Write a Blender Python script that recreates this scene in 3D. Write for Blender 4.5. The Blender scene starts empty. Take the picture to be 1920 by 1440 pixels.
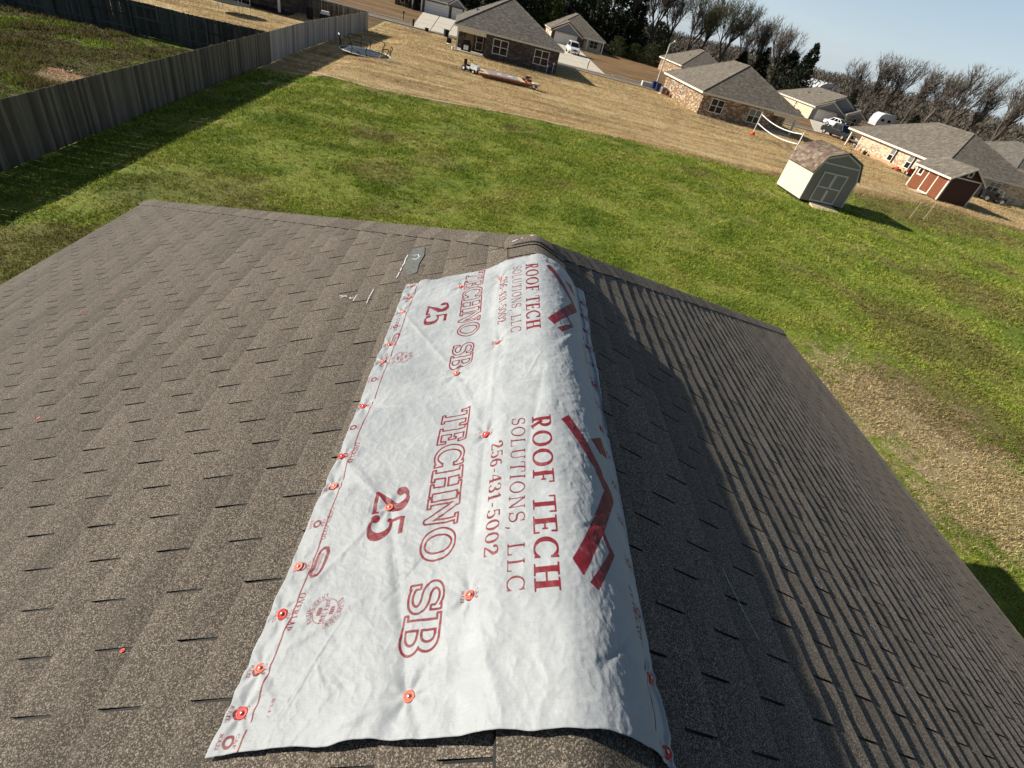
import bpy, bmesh, math, random
import numpy as np
from mathutils import Matrix, Vector

SC = bpy.context.scene
COL = SC.collection
random.seed(7)
RNG = np.random.default_rng(11)

# ------------------------------------------------------------------ camera
RIDGE = 6.0
cam_d = bpy.data.cameras.new('camera')
cam = bpy.data.objects.new('camera', cam_d)
COL.objects.link(cam)
cam_d.sensor_width = 36.0
cam_d.lens = 17.686
cam_d.clip_start = 0.05
cam_d.clip_end = 3000.0
_r = Vector((0.97704371, 0.00482647, 0.21298427))
_u = Vector((-0.17045263, 0.6174221, 0.76794261))
_f = Vector((0.12779474, 0.78661722, -0.60407106))
CAM = Vector((-0.35737, 0.0, RIDGE + 1.07936))
cam.matrix_world = Matrix(((_r.x, _u.x, -_f.x, CAM.x), (_r.y, _u.y, -_f.y, CAM.y), (_r.z, _u.z, -_f.z, CAM.z), (0, 0, 0, 1)))
SC.camera = cam

# ------------------------------------------------------------------ light
SUN_AZ, SUN_EL = 101.0, 28.3                      # direction the shadows fall, and height of the sun
world = bpy.data.worlds.new('World')
SC.world = world
world.use_nodes = True
wn = world.node_tree
bg = wn.nodes['Background']
sky = wn.nodes.new('ShaderNodeTexSky')
sky.sky_type = 'NISHITA'
sky.sun_disc = False
sky.sun_elevation = math.radians(SUN_EL)
sky.sun_rotation = math.radians(SUN_AZ + 180.0)
sky.air_density = 1.0
sky.dust_density = 1.0
sky.ozone_density = 1.5
# thin high haze that whitens the sky towards the horizon all the way round
_tc = wn.nodes.new('ShaderNodeTexCoord'); _sx = wn.nodes.new('ShaderNodeSeparateXYZ'); wn.links.new(_tc.outputs['Generated'], _sx.inputs[0])
_rp = wn.nodes.new('ShaderNodeValToRGB'); wn.links.new(_sx.outputs[2], _rp.inputs[0])
_e = _rp.color_ramp.elements
_e[0].position = 0.0; _e[0].color = (6.0, 7.1, 8.2, 1)
_e[1].position = 0.55; _e[1].color = (0.1, 0.15, 0.25, 1)
for _p, _c in ((0.06, (5.2, 6.4, 7.7, 1)), (0.17, (3.2, 4.4, 5.9, 1)), (0.26, (1.0, 1.5, 2.2, 1))):
    _n = _e.new(_p); _n.color = _c
_cl = wn.nodes.new('ShaderNodeTexNoise'); _cl.inputs['Scale'].default_value = 3.0; _cl.inputs['Detail'].default_value = 5.0
_mp = wn.nodes.new('ShaderNodeMapping'); _mp.inputs['Scale'].default_value = (1, 1, 4); wn.links.new(_tc.outputs['Generated'], _mp.inputs[0]); wn.links.new(_mp.outputs[0], _cl.inputs[0])
_mr = wn.nodes.new('ShaderNodeMapRange'); wn.links.new(_cl.outputs[0], _mr.inputs[0]); _mr.inputs[3].default_value = 0.86; _mr.inputs[4].default_value = 1.14
_vm = wn.nodes.new('ShaderNodeVectorMath'); _vm.operation = 'SCALE'; wn.links.new(_rp.outputs[0], _vm.inputs[0]); wn.links.new(_mr.outputs[0], _vm.inputs['Scale'])
_ad = wn.nodes.new('ShaderNodeVectorMath'); _ad.operation = 'ADD'; _sk = wn.nodes.new('ShaderNodeVectorMath'); _sk.operation = 'SCALE'; _sk.inputs['Scale'].default_value = 0.7; wn.links.new(sky.outputs[0], _sk.inputs[0]); wn.links.new(_sk.outputs[0], _ad.inputs[0]); wn.links.new(_vm.outputs[0], _ad.inputs[1])
wn.links.new(_ad.outputs[0], bg.inputs[0])
bg.inputs[1].default_value = 0.05
sun_d = bpy.data.lights.new('sun', 'SUN')
sun_d.energy = 5.0
sun_d.angle = math.radians(0.5)
sun_d.color = (1.0, 0.93, 0.82)
sun = bpy.data.objects.new('sun', sun_d)
COL.objects.link(sun)
_a, _e = math.radians(SUN_AZ), math.radians(SUN_EL)
_dir = Vector((math.sin(_a) * math.cos(_e), math.cos(_a) * math.cos(_e), -math.sin(_e)))
sun.rotation_euler = _dir.to_track_quat('-Z', 'Y').to_euler()
sun.location = (-40, 10, 60)
SC.view_settings.view_transform = 'Standard'
SC.view_settings.look = 'None'
SC.view_settings.exposure = 0.48
SC.view_settings.gamma = 1.0
SC.view_settings.use_curve_mapping = False
SC.render.engine = 'CYCLES'
SC.cycles.max_bounces = 6
SC.cycles.use_denoising = True

# ------------------------------------------------------------------ helpers
def ss(a, b, x):
    t = np.clip((np.asarray(x, float) - a) / (b - a), 0, 1)
    return t * t * (3 - 2 * t)

def tag(o, label=None, cat=None, group=None, kind=None):
    if label: o['label'] = label
    if cat: o['category'] = cat
    if group: o['group'] = group
    if kind: o['kind'] = kind
    return o

def thing(name, label, cat, loc=(0, 0, 0), rz=0.0, group=None):
    o = bpy.data.objects.new(name, None)
    COL.objects.link(o)
    o.empty_display_size = 0.3
    o.location = loc
    o.rotation_euler = (0, 0, rz)
    return tag(o, label, cat, group)

def link(name, me, parent=None):
    o = bpy.data.objects.new(name, me)
    COL.objects.link(o)
    if parent is not None: o.parent = parent
    return o

def copy_tree(o, parent=None):
    c = o.copy()
    COL.objects.link(c)
    if parent is not None:
        c.parent = parent
        c.matrix_parent_inverse = Matrix.Identity(4)
    for ch in list(o.children): copy_tree(ch, c)
    return c

class MB:
    """collects faces and links them as one mesh object"""
    def __init__(s): s.v = []; s.f = []; s.m = []; s.sm = []
    def add(s, vs, fs, m=0, smooth=False):
        b = len(s.v)
        s.v += [tuple(p) for p in vs]
        for f in fs:
            s.f.append([b + i for i in f]); s.m.append(m); s.sm.append(smooth)
    def quad(s, *p, m=0): s.add(p, [list(range(len(p)))], m)
    def box(s, x0, y0, z0, x1, y1, z1, m=0):
        v = [(x0, y0, z0), (x1, y0, z0), (x1, y1, z0), (x0, y1, z0), (x0, y0, z1), (x1, y0, z1), (x1, y1, z1), (x0, y1, z1)]
        s.add(v, [(0, 3, 2, 1), (4, 5, 6, 7), (0, 1, 5, 4), (1, 2, 6, 5), (2, 3, 7, 6), (3, 0, 4, 7)], m)
    def tube(s, p, q, r0, r1=None, n=6, m=0, cap=True):
        p, q = Vector(p), Vector(q); r1 = r0 if r1 is None else r1
        d = (q - p)
        if d.length < 1e-6: return
        d.normalize()
        a = d.orthogonal().normalized(); b = d.cross(a)
        vs = []
        for c, r in ((p, r0), (q, r1)):
            for i in range(n):
                t = 2 * math.pi * i / n
                vs.append(c + a * (r * math.cos(t)) + b * (r * math.sin(t)))
        fs = [(i, (i + 1) % n, n + (i + 1) % n, n + i) for i in range(n)]
        s.add(vs, fs, m, n > 4)
        if cap: s.add(vs[n:], [list(range(n))], m); s.add(vs[:n], [list(range(n))[::-1]], m)
    def path(s, pts, r, n=6, m=0):
        for a, b in zip(pts[:-1], pts[1:]): s.tube(a, b, r, r, n, m)
    def lathe(s, prof, c=(0, 0, 0), n=16, m=0, axis='z'):
        vs = []
        for r, h in prof:
            for i in range(n):
                t = 2 * math.pi * i / n
                x, y, z = r * math.cos(t), r * math.sin(t), h
                if axis == 'x': x, y, z = h, r * math.cos(t), r * math.sin(t)
                if axis == 'y': x, y, z = r * math.cos(t), h, r * math.sin(t)
                vs.append((c[0] + x, c[1] + y, c[2] + z))
        k = len(prof)
        fs = [(j * n + i, j * n + (i + 1) % n, (j + 1) * n + (i + 1) % n, (j + 1) * n + i) for j in range(k - 1) for i in range(n)]
        s.add(vs, fs, m, True)
        s.add(vs[:n], [list(range(n))[::-1]], m); s.add(vs[-n:], [list(range(n))], m)
    def prism(s, poly, y0, y1, m=0):
        """polygon in xz extruded along y"""
        n = len(poly)
        vs = [(p[0], y0, p[1]) for p in poly] + [(p[0], y1, p[1]) for p in poly]
        s.add(vs, [list(range(n)), list(range(n, 2 * n))[::-1]] + [(i, n + i, n + (i + 1) % n, (i + 1) % n) for i in range(n)], m)
    def slab(s, poly, z0, z1, m=0):
        """polygon in xy between two heights"""
        n = len(poly)
        vs = [(p[0], p[1], z0) for p in poly] + [(p[0], p[1], z1) for p in poly]
        s.add(vs, [list(range(n))[::-1], list(range(n, 2 * n))] + [(i, (i + 1) % n, n + (i + 1) % n, n + i) for i in range(n)], m)
    def mesh(s, name, mats):
        me = bpy.data.meshes.new(name)
        me.from_pydata(s.v, [], s.f)
        for m in (mats if isinstance(mats, (list, tuple)) else [mats]): me.materials.append(m)
        me.polygons.foreach_set('material_index', s.m)
        me.polygons.foreach_set('use_smooth', s.sm)
        me.update()
        return me
    def build(s, name, mats, parent=None): return link(name, s.mesh(name, mats), parent)
    def fix(s):
        me = s.mesh('t', [])
        return me

def np_mesh(name, V, F, mats, smooth=False, attrs=None):
    """fast mesh from arrays: V (n,3), F (k,3) or (k,4)"""
    me = bpy.data.meshes.new(name)
    V = np.asarray(V, np.float32); F = np.asarray(F, np.int32)
    me.vertices.add(len(V)); me.vertices.foreach_set('co', V.ravel())
    k = F.shape[1]
    me.loops.add(F.size); me.loops.foreach_set('vertex_index', F.ravel())
    me.polygons.add(len(F))
    me.polygons.foreach_set('loop_start', np.arange(0, F.size, k, dtype=np.int32))
    me.polygons.foreach_set('loop_total', np.full(len(F), k, np.int32))
    me.polygons.foreach_set('use_smooth', np.full(len(F), smooth, bool))
    for m in (mats if isinstance(mats, (list, tuple)) else [mats]): me.materials.append(m)
    for an, arr in (attrs or {}).items():
        a = me.attributes.new(an, 'FLOAT', 'POINT'); a.data.foreach_set('value', np.asarray(arr, np.float32).ravel())
    me.update(calc_edges=True)
    return me

def noise2(x, y, seed=0):
    """smooth value noise on arrays, range -1..1"""
    x = np.asarray(x, float); y = np.asarray(y, float)
    xi, yi = np.floor(x).astype(np.int64), np.floor(y).astype(np.int64)
    fx, fy = x - xi, y - yi
    fx = fx * fx * fx * (fx * (fx * 6 - 15) + 10); fy = fy * fy * fy * (fy * (fy * 6 - 15) + 10)
    def h(a, b):
        n = (a * 374761393 + b * 668265263 + seed * 1274126177) & 0x7fffffff
        n = ((n ^ (n >> 13)) * 1274126177) & 0x7fffffff
        return ((n ^ (n >> 16)) & 0xffff) / 32767.5 - 1
    return (h(xi, yi) * (1 - fx) + h(xi + 1, yi) * fx) * (1 - fy) + (h(xi, yi + 1) * (1 - fx) + h(xi + 1, yi + 1) * fx) * fy

def fbm(x, y, o=4, seed=0):
    s = 0; a = 1.0
    for i in range(o): s = s + a * noise2(x * 2 ** i, y * 2 ** i, seed + i * 17); a *= .5
    return s

# ------------------------------------------------------------------ materials
class NT:
    def __init__(s, name):
        s.m = bpy.data.materials.new(name); s.m.use_nodes = True
        s.t = s.m.node_tree; s.p = s.t.nodes['Principled BSDF']; s.out = s.t.nodes['Material Output']
        s.p.inputs['Specular IOR Level'].default_value = 0.25
        s._pos = None
    def n(s, typ, **kw):
        nd = s.t.nodes.new(typ)
        for k, v in kw.items():
            if k.startswith('i_'):
                key = k[2:]
                key = int(key) if key.isdigit() else key.replace('_', ' ')
                s.set(nd.inputs[key], v)
            else: setattr(nd, k, v)
        return nd
    def set(s, sock, v):
        if hasattr(v, 'is_output') or isinstance(v, bpy.types.NodeSocket): s.t.links.new(v, sock)
        else:
            try: sock.default_value = v
            except Exception: sock.default_value = (*v, 1.0)
    def pos(s):
        if s._pos is None: s._pos = s.n('ShaderNodeNewGeometry').outputs['Position']
        return s._pos
    def obj(s): return s.n('ShaderNodeTexCoord').outputs['Object']
    def scale(s, vec, sc): return s.n('ShaderNodeMapping', i_Vector=vec, i_Scale=sc).outputs[0]
    def noise(s, vec, scale, detail=3, rough=.55, dist=0.0):
        return s.n('ShaderNodeTexNoise', i_Vector=vec, i_Scale=scale, i_Detail=detail, i_Roughness=rough, i_Distortion=dist).outputs[0]
    def ramp(s, fac, *stops):
        r = s.n('ShaderNodeValToRGB'); e = r.color_ramp.elements
        while len(e) < len(stops): e.new(0.5)
        for el, (p, c) in zip(e, stops):
            el.position = p; el.color = (*c, 1) if not isinstance(c, (int, float)) else (c, c, c, 1)
        s.t.links.new(fac, r.inputs[0]); return r.outputs[0]
    def mix(s, fac, a, b, mode='MIX'):
        x = s.n('ShaderNodeMix', data_type='RGBA', blend_type=mode)
        s.set(x.inputs[0], fac); s.set(x.inputs[6], a if not isinstance(a, tuple) else (*a, 1)); s.set(x.inputs[7], b if not isinstance(b, tuple) else (*b, 1))
        return x.outputs[2]
    def math(s, op, a, b=0.0, c=None):
        x = s.n('ShaderNodeMath', operation=op); s.set(x.inputs[0], a); s.set(x.inputs[1], b)
        if c is not None: s.set(x.inputs[2], c)
        return x.outputs[0]
    def attr(s, name): return s.n('ShaderNodeAttribute', attribute_name=name).outputs['Fac']
    def rnd(s): return s.n('ShaderNodeObjectInfo').outputs['Random']
    def bump(s, h, dist=.01, strength=1.0):
        b = s.n('ShaderNodeBump', i_Height=h, i_Distance=dist, i_Strength=strength)
        s.t.links.new(b.outputs[0], s.p.inputs['Normal']); return b
    def color(s, c): s.set(s.p.inputs['Base Color'], c if not isinstance(c, tuple) else (*c, 1))
    def rough(s, r): s.set(s.p.inputs['Roughness'], r)

def plain(name, c, rough=.7, metal=0.0, var=.12, nscale=6.0, spec=.25):
    k = NT(name)
    f = k.noise(k.obj(), nscale, 4)
    k.color(k.ramp(f, (.3, tuple(x * (1 - var) for x in c)), (.7, tuple(min(1, x * (1 + var)) for x in c))))
    k.rough(rough); k.p.inputs['Metallic'].default_value = metal; k.p.inputs['Specular IOR Level'].default_value = spec
    return k.m

def granule_mat(name, dark, mid, light, var=.42):
    k = NT(name)
    p = k.pos()
    g1 = k.n('ShaderNodeTexVoronoi', i_Vector=p, i_Scale=420.0).outputs['Color']
    g1 = k.n('ShaderNodeSeparateColor', i_0=g1).outputs[0]
    base = k.ramp(g1, (.0, dark), (.30, tuple((a_ + b_) / 2 for a_, b_ in zip(dark, mid))), (.62, mid), (.88, light), (1.0, tuple(min(1, c * 1.5) for c in light)))
    big = k.noise(p, 1.3, 5, .6)
    base = k.mix(k.ramp(big, (.3, .0), (.75, .55)), base, k.mix(.30, base, (.17, .15, .125)))
    v = k.math('MULTIPLY_ADD', k.attr('tone'), var, 1 - var / 2)
    base = k.mix(1.0, base, k.n('ShaderNodeCombineColor', i_0=v, i_1=v, i_2=v).outputs[0], 'MULTIPLY')
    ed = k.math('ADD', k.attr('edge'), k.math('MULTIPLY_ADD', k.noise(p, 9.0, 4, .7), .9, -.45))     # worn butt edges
    base = k.mix(k.ramp(ed, (.66, .0), (1.10, .26)), base, k.mix(.5, base, tuple(min(1, c * 1.15) for c in light)))
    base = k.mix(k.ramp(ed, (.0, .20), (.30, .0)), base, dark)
    streak = k.noise(k.scale(p, (6, .8, 6)), 1.0, 4, .6)
    base = k.mix(k.ramp(streak, (.42, .0), (.8, .35)), base, (.11, .095, .078))
    k.color(base); k.rough(.92)
    h = k.noise(p, 420.0, 2, .6)
    k.bump(h, .0012, .35)
    k.p.inputs['Diffuse Roughness'].default_value = .55
    return k.m

M = {}
M['granule'] = granule_mat('shingle_granules', (.034, .029, .023), (.124, .104, .081), (.35, .297, .238))
M['bitumen'] = plain('bitumen', (.008, .008, .008), .7)
M['bare'] = plain('bare_asphalt', (.115, .122, .115), .85, nscale=60, var=.35)
M['black'] = plain('black_plastic', (.012, .012, .013), .4)
M['chalk'] = plain('chalk', (.60, .61, .63), .95, nscale=200, var=.2)

# house roofs further off
def far_roof(name, c, var=.22, sc=3.0):
    k = NT(name)
    p = k.obj()
    b = k.n('ShaderNodeTexBrick', i_Vector=k.scale(p, (1, 1, 2.1)), i_Scale=sc, i_Mortar_Size=.012, i_Color1=(*[x * (1 - var) for x in c], 1), i_Color2=(*[x * (1 + var) for x in c], 1), i_Mortar=(*[x * .55 for x in c], 1))
    b.offset = .5; b.inputs['Brick Width'].default_value = .9; b.inputs['Row Height'].default_value = .42
    n = k.noise(p, 2.6, 5, .75)
    k.color(k.mix(k.ramp(n, (.40, .0), (.62, .7)), b.outputs[0], tuple(x * .60 for x in c)))
    k.rough(.92)
    k.bump(b.outputs[1], .01, .5)
    return k.m
M['roof_gray'] = far_roof('gray_roof', (.185, .162, .132), .42)
M['roof_dark'] = far_roof('dark_roof', (.165, .150, .128), .42)
M['roof_tan'] = far_roof('tan_roof', (.23, .165, .118), .3, 2.6)

def brick_mat(name, c1, c2, mortar, sc=4.2, blotch=None):
    k = NT(name)
    p = k.obj()
    sp = k.n('ShaderNodeSeparateXYZ', i_0=p).outputs
    u = k.math('ADD', sp[0], sp[1])
    vec = k.n('ShaderNodeCombineXYZ', i_0=u, i_1=sp[2], i_2=0.0).outputs[0]
    b = k.n('ShaderNodeTexBrick', i_Vector=vec, i_Scale=sc, i_Mortar_Size=.018, i_Color1=(*c1, 1), i_Color2=(*c2, 1), i_Mortar=(*mortar, 1))
    b.inputs['Brick Width'].default_value = .9; b.inputs['Row Height'].default_value = .32; b.inputs['Bias'].default_value = 0.0
    col = b.outputs[0]
    if blotch:
        v = k.n('ShaderNodeTexVoronoi', i_Vector=k.scale(vec, (3.2, 7.5, 1)), i_Scale=1.0).outputs['Color']
        v = k.n('ShaderNodeSeparateColor', i_0=v).outputs[0]
        col = k.mix(k.ramp(v, (.60, .0), (.72, 1.0)), col, blotch)
    k.color(col); k.rough(.9)
    k.bump(b.outputs[1], .008, .6).invert = True
    return k.m
M['brick_dark'] = brick_mat('dark_brick', (.085, .060, .045), (.045, .035, .032), (.10, .085, .075), blotch=(.13, .105, .09))
M['brick_brown'] = brick_mat('brown_brick', (.26, .165, .098), (.15, .095, .062), (.30, .23, .165), blotch=(.50, .39, .26))
M['brick_cream'] = brick_mat('cream_brick', (.60, .50, .36), (.50, .40, .28), (.62, .54, .42), blotch=(.34, .25, .17))
M['brick_pale'] = brick_mat('pale_brick', (.58, .47, .32), (.50, .41, .28), (.6, .52, .4), blotch=(.66, .58, .44))
M['white'] = plain('white_paint', (.74, .73, .69), .55)
M['trim'] = plain('cream_trim', (.70, .66, .56), .6)
M['greytrim'] = plain('grey_trim', (.58, .575, .55), .6)
M['siding'] = plain('grey_siding', (.20, .20, .21), .7)
M['door'] = plain('garage_door_paint', (.62, .60, .56), .6)
M['wooddoor'] = plain('door_wood', (.22, .14, .07), .6)
M['dark'] = plain('dark_interior', (.02, .018, .016), .8)
M['concrete'] = plain('concrete', (.62, .57, .47), .9, nscale=1.5, var=.1)
k = NT('window_glass'); k.color((.012, .013, .014)); k.rough(.06); k.p.inputs['Specular IOR Level'].default_value = .35; M['glass'] = k.m
k = NT('window_blind'); k.color(k.ramp(k.n('ShaderNodeTexWave', i_Vector=k.obj(), i_Scale=9.0, bands_direction='Z').outputs[0], (.3, (.16, .15, .13)), (.7, (.24, .23, .2)))); k.rough(.2); M['blind'] = k.m
M['rubber'] = plain('rubber', (.015, .015, .015), .8)
M['chrome'] = plain('metal', (.55, .55, .56), .3, .9)
M['whitecar'] = plain('white_car_paint', (.80, .80, .80), .25, var=.03, spec=.5)
M['blackcar'] = plain('black_car_paint', (.018, .019, .02), .2, var=.03, spec=.5)
M['lamp'] = plain('headlight_glass', (.75, .76, .74), .15)
M['blue'] = plain('blue_bin', (.02, .03, .12), .5)
M['red'] = plain('red_paint', (.42, .03, .02), .5)
M['reddark'] = plain('dark_red_paint', (.22, .022, .018), .5)
M['rust'] = plain('rust_red_metal', (.26, .085, .035), .8, nscale=3, var=.3)
M['ply'] = plain('plywood', (.62, .50, .33), .8)
M['pole'] = plain('galvanised_pole', (.55, .54, .50), .5)
M['acgrey'] = plain('unit_grey', (.30, .31, .30), .6)
M['orange'] = plain('orange_plastic', (.75, .09, .03), .4)
M['net'] = plain('white_tape', (.80, .79, .75), .7)
M['mat'] = plain('trampoline_mat', (.05, .07, .09), .75, spec=.1)
M['tarp'] = plain('white_metal_roof', (.56, .59, .62), .45)

def wood_mat(name, a, b, c, sc=(46, 46, 1.1)):
    k = NT(name)
    p = k.n('ShaderNodeVectorMath', operation='ADD', i_0=k.obj(), i_1=k.n('ShaderNodeCombineXYZ', i_0=k.math('MULTIPLY', k.rnd(), 37.0), i_1=0.0, i_2=k.math('MULTIPLY', k.rnd(), 91.0)).outputs[0]).outputs[0]
    g = k.noise(k.scale(p, sc), 1.0, 5, .65)
    col = k.ramp(g, (.25, a), (.5, b), (.8, c))
    v = k.math('MULTIPLY_ADD', k.rnd(), 1.0, .45)
    col = k.mix(1.0, col, k.n('ShaderNodeCombineColor', i_0=v, i_1=v, i_2=v).outputs[0], 'MULTIPLY')
    k.color(col); k.rough(.9); k.bump(g, .004, .6)
    return k.m
M['fence'] = wood_mat('weathered_fence_wood', (.080, .064, .045), (.165, .136, .100), (.30, .255, .195))
M['fence_pale'] = wood_mat('pale_fence_wood', (.22, .205, .18), (.36, .338, .305), (.50, .475, .43))
M['fence_dark'] = wood_mat('dark_fence_wood', (.030, .034, .032), (.055, .060, .055), (.10, .105, .095))
M['bark'] = wood_mat('bark', (.045, .036, .028), (.085, .070, .055), (.14, .12, .10), (9, 9, 2))
M['bark_dark'] = wood_mat('dark_bark', (.030, .025, .020), (.050, .042, .034), (.08, .07, .06), (9, 9, 2))

def foliage(name, lo, hi, trans=.25):
    k = NT(name)
    f = k.noise(k.pos(), 1.1, 3)
    r = k.attr('rnd')
    col = k.mix(k.math('MULTIPLY_ADD', f, .9, k.math('MULTIPLY_ADD', r, .7, -.3)), lo, hi)
    k.color(col); k.rough(.75)
    if trans:
        tr = k.n('ShaderNodeBsdfTranslucent'); k.set(tr.inputs[0], col)
        mx = k.n('ShaderNodeMixShader', i_0=trans, i_1=k.p.outputs[0], i_2=tr.outputs[0])
        k.t.links.new(mx.outputs[0], k.out.inputs[0])
    return k.m
M['cedar'] = foliage('cedar_needles', (.010, .016, .008), (.030, .042, .018), .1)
M['conifer'] = foliage('yellow_green_needles', (.045, .065, .012), (.13, .16, .03), .25)
M['spring'] = foliage('spring_leaves', (.070, .072, .036), (.16, .16, .085), .3)
M['shrub'] = foliage('shrub_leaves', (.030, .042, .014), (.085, .10, .035), .25)
M['twig'] = foliage('twigs', (.078, .069, .060), (.20, .178, .155), 0)
M['wood'] = foliage('far_wood', (.042, .036, .028), (.125, .106, .082), 0)

# ground covers: the sheet and the blades on it share one colour field
def grass_mat(name, stops, patch=None, scale=.35, trans=.3, blade=True, stripe=None, worn=None, vb=(1.5, .30), vg=(1.25, -.45)):
    k = NT(name)
    p = k.pos()
    n1 = k.noise(p, scale, 6, .62, .4)
    col = k.ramp(n1, *stops)
    n2 = k.noise(p, 3.3, 4, .6)
    col = k.mix(k.ramp(n2, (.35, .0), (.75, .55)), col, k.mix(.5, col, stops[-1][1]))
    if stripe:
        st = k.noise(k.scale(p, stripe), 1.0, 5, .6)
        col = k.mix(k.ramp(st, (.36, .0), (.60, .60)), col, tuple(c * .74 for c in stops[0][1]))
        s2 = k.noise(k.scale(p, (stripe[0] * 2, stripe[1] * 1.7, 1)), 1.0, 4, .6)
        col = k.mix(k.ramp(s2, (.50, .0), (.70, .5)), col, tuple(min(.8, c * 1.18) for c in stops[2][1]))
    if patch:
        for (sc, lo, hi, c) in patch:
            n3 = k.noise(p, sc, 5, .65, .6)
            col = k.mix(k.ramp(n3, (lo, .0), (hi, .9)), col, c)
    for (wx, wy, wr, wc, amt) in (worn or ()):          # worn and dead areas of the turf, where they lie
        d = k.n('ShaderNodeVectorMath', operation='DISTANCE', i_0=k.n('ShaderNodeVectorMath', operation='MULTIPLY', i_0=p, i_1=(1, 1, 0)).outputs[0], i_1=(wx, wy, 0)).outputs['Value']
        m_ = k.math('ADD', k.math('MULTIPLY_ADD', d, -1.0 / wr, 1.0), k.math('MULTIPLY_ADD', k.noise(p, 1.6, 6, .72, .8), 2.4, -1.2))
        col = k.mix(k.math('MULTIPLY', k.ramp(m_, (.05, .0), (.45, 1.0)), amt), col, wc)
    fine = k.noise(p, 22.0, 4, .7)
    if blade:
        r = k.attr('rnd')
        v = k.math('MULTIPLY_ADD', r, vb[0], vb[1])
    else:
        v = k.math('MULTIPLY_ADD', k.math('ADD', fine, k.noise(p, 4.5, 6, .75)), vg[0], vg[1])
    col = k.mix(1.0, col, k.n('ShaderNodeCombineColor', i_0=v, i_1=v, i_2=v).outputs[0], 'MULTIPLY')
    k.color(col); k.rough(.8); k.p.inputs['Specular IOR Level'].default_value = .15
    if blade and trans:
        tr = k.n('ShaderNodeBsdfTranslucent'); k.set(tr.inputs[0], col)
        mx = k.n('ShaderNodeMixShader', i_0=trans, i_1=k.p.outputs[0], i_2=tr.outputs[0])
        k.t.links.new(mx.outputs[0], k.out.inputs[0])
    if not blade: k.bump(k.noise(p, 9.0, 6, .7), .10, .8)
    return k.m
LAWN = ((.28, (.098, .168, .014)), (.42, (.188, .258, .030)), (.55, (.276, .322, .050)), (.70, (.335, .320, .092)))
LP = ((.22, .56, .70, (.20, .165, .065)), (.9, .60, .72, (.060, .115, .012)), (1.7, .66, .74, (.36, .36, .07)))
TAN, BRN = (.46, .36, .20), (.20, .150, .065)
WORN = [(12.6, 11.2, 3.4, TAN, .95), (13.4, 8.2, 3.2, TAN, .9), (15.2, 12.0, 3.0, BRN, .6), (5.8, 14.2, 2.2, BRN, .6), (-6.0, 27.5, 1.6, BRN, .5), (-4.6, 22.0, 1.8, BRN, .45), (-2.6, 25.4, 1.5, BRN, .4), (18.5, 17.0, 4.0, BRN, .55), (26.0, 23.5, 4.5, BRN, .55), (-10.2, 11.0, 2.2, BRN, .6), (33, 40, 5.5, BRN, .7), (40, 42, 6, BRN, .7), (-9, 16, 3, BRN, .35)]
M['lawn'] = grass_mat('lawn_soil', LAWN, LP, blade=False, worn=WORN)
M['lawn_blade'] = grass_mat('lawn_blades', LAWN, LP, worn=WORN)
DRY = ((.30, (.44, .31, .155)), (.5, (.62, .455, .235)), (.68, (.74, .58, .32)))
DPA = ((.12, .54, .70, (.30, .225, .125)), (.4, .62, .76, (.20, .20, .09)))
M['dry'] = grass_mat('dormant_grass', DRY, DPA, .5, blade=False, vg=(.8, .12), stripe=(.07, .95, 1))
M['dry_blade'] = grass_mat('dormant_blades', DRY, DPA, .5, vb=(.55, .68), stripe=(.07, .95, 1))
YARD = ((.32, (.085, .062, .030)), (.48, (.125, .095, .045)), (.55, (.10, .11, .028)), (.66, (.22, .29, .035)))
M['yard'] = grass_mat('muddy_yard', YARD, None, .45, blade=False)
M['yard_blade'] = grass_mat('weedy_blades', YARD, None, .45)
M['field'] = grass_mat('far_field', ((.3, (.22, .13, .06)), (.5, (.33, .20, .10)), (.7, (.42, .29, .15))), ((.05, .55, .7, (.16, .13, .06)),), .2, blade=False, stripe=(.03, .3, 1))
M['straw'] = foliage('straw', (.42, .28, .14), (.85, .72, .48), .1)
M['clay'] = plain('red_clay', (.36, .15, .075), .95, nscale=2, var=.35)
M['asphalt'] = plain('worn_road', (.20, .165, .122), .95, nscale=1.2, var=.18)

M['slat'] = plain('weathered_slat', (.30, .27, .27), .7, nscale=8, var=.25)
M['edge'] = plain('pale_dirt', (.50, .40, .26), .95, nscale=3, var=.2)
M['stain'] = plain('clay_stained_footing', (.46, .30, .17), .9, nscale=2, var=.2)

# ------------------------------------------------------------------ terrain
def zg(x, y):
    x = np.asarray(x, float); y = np.asarray(y, float)
    return -0.4 * (1 - ss(-14.6, -10.5, x)) * (1 - ss(74, 86, y))
def zgf(x, y): return float(zg(x, y))

def sheet(name, xs, ys, mat, off, edge=None, kind='structure', bumpy=0.0, label=None):
    X, Y = np.meshgrid(xs, ys)
    if edge is not None: X, Y = edge(X, Y)
    Z = zg(X, Y) + off
    if bumpy: Z = Z + bumpy * fbm(X * .9, Y * .9, 4, 5)
    n, m = X.shape
    V = np.stack([X.ravel(), Y.ravel(), Z.ravel()], 1)
    i = np.arange(n * m).reshape(n, m)
    F = np.stack([i[:-1, :-1].ravel(), i[:-1, 1:].ravel(), i[1:, 1:].ravel(), i[1:, :-1].ravel()], 1)
    o = link(name, np_mesh(name, V, F, mat, True))
    return tag(o, label, None, None, kind)

def axis(*seg):
    out = []
    for a, b, s in seg: out += list(np.arange(a, b, s))
    return np.array(out + [seg[-1][1]])

sheet('ground', axis((-1500, -200, 100), (-200, -60, 10), (-60, 60, 1.0), (60, 200, 8), (200, 1500, 100)),
      axis((-300, -20, 20), (-20, 100, 1.0), (100, 200, 8), (200, 2000, 100)), M['field'], -0.03)

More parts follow.
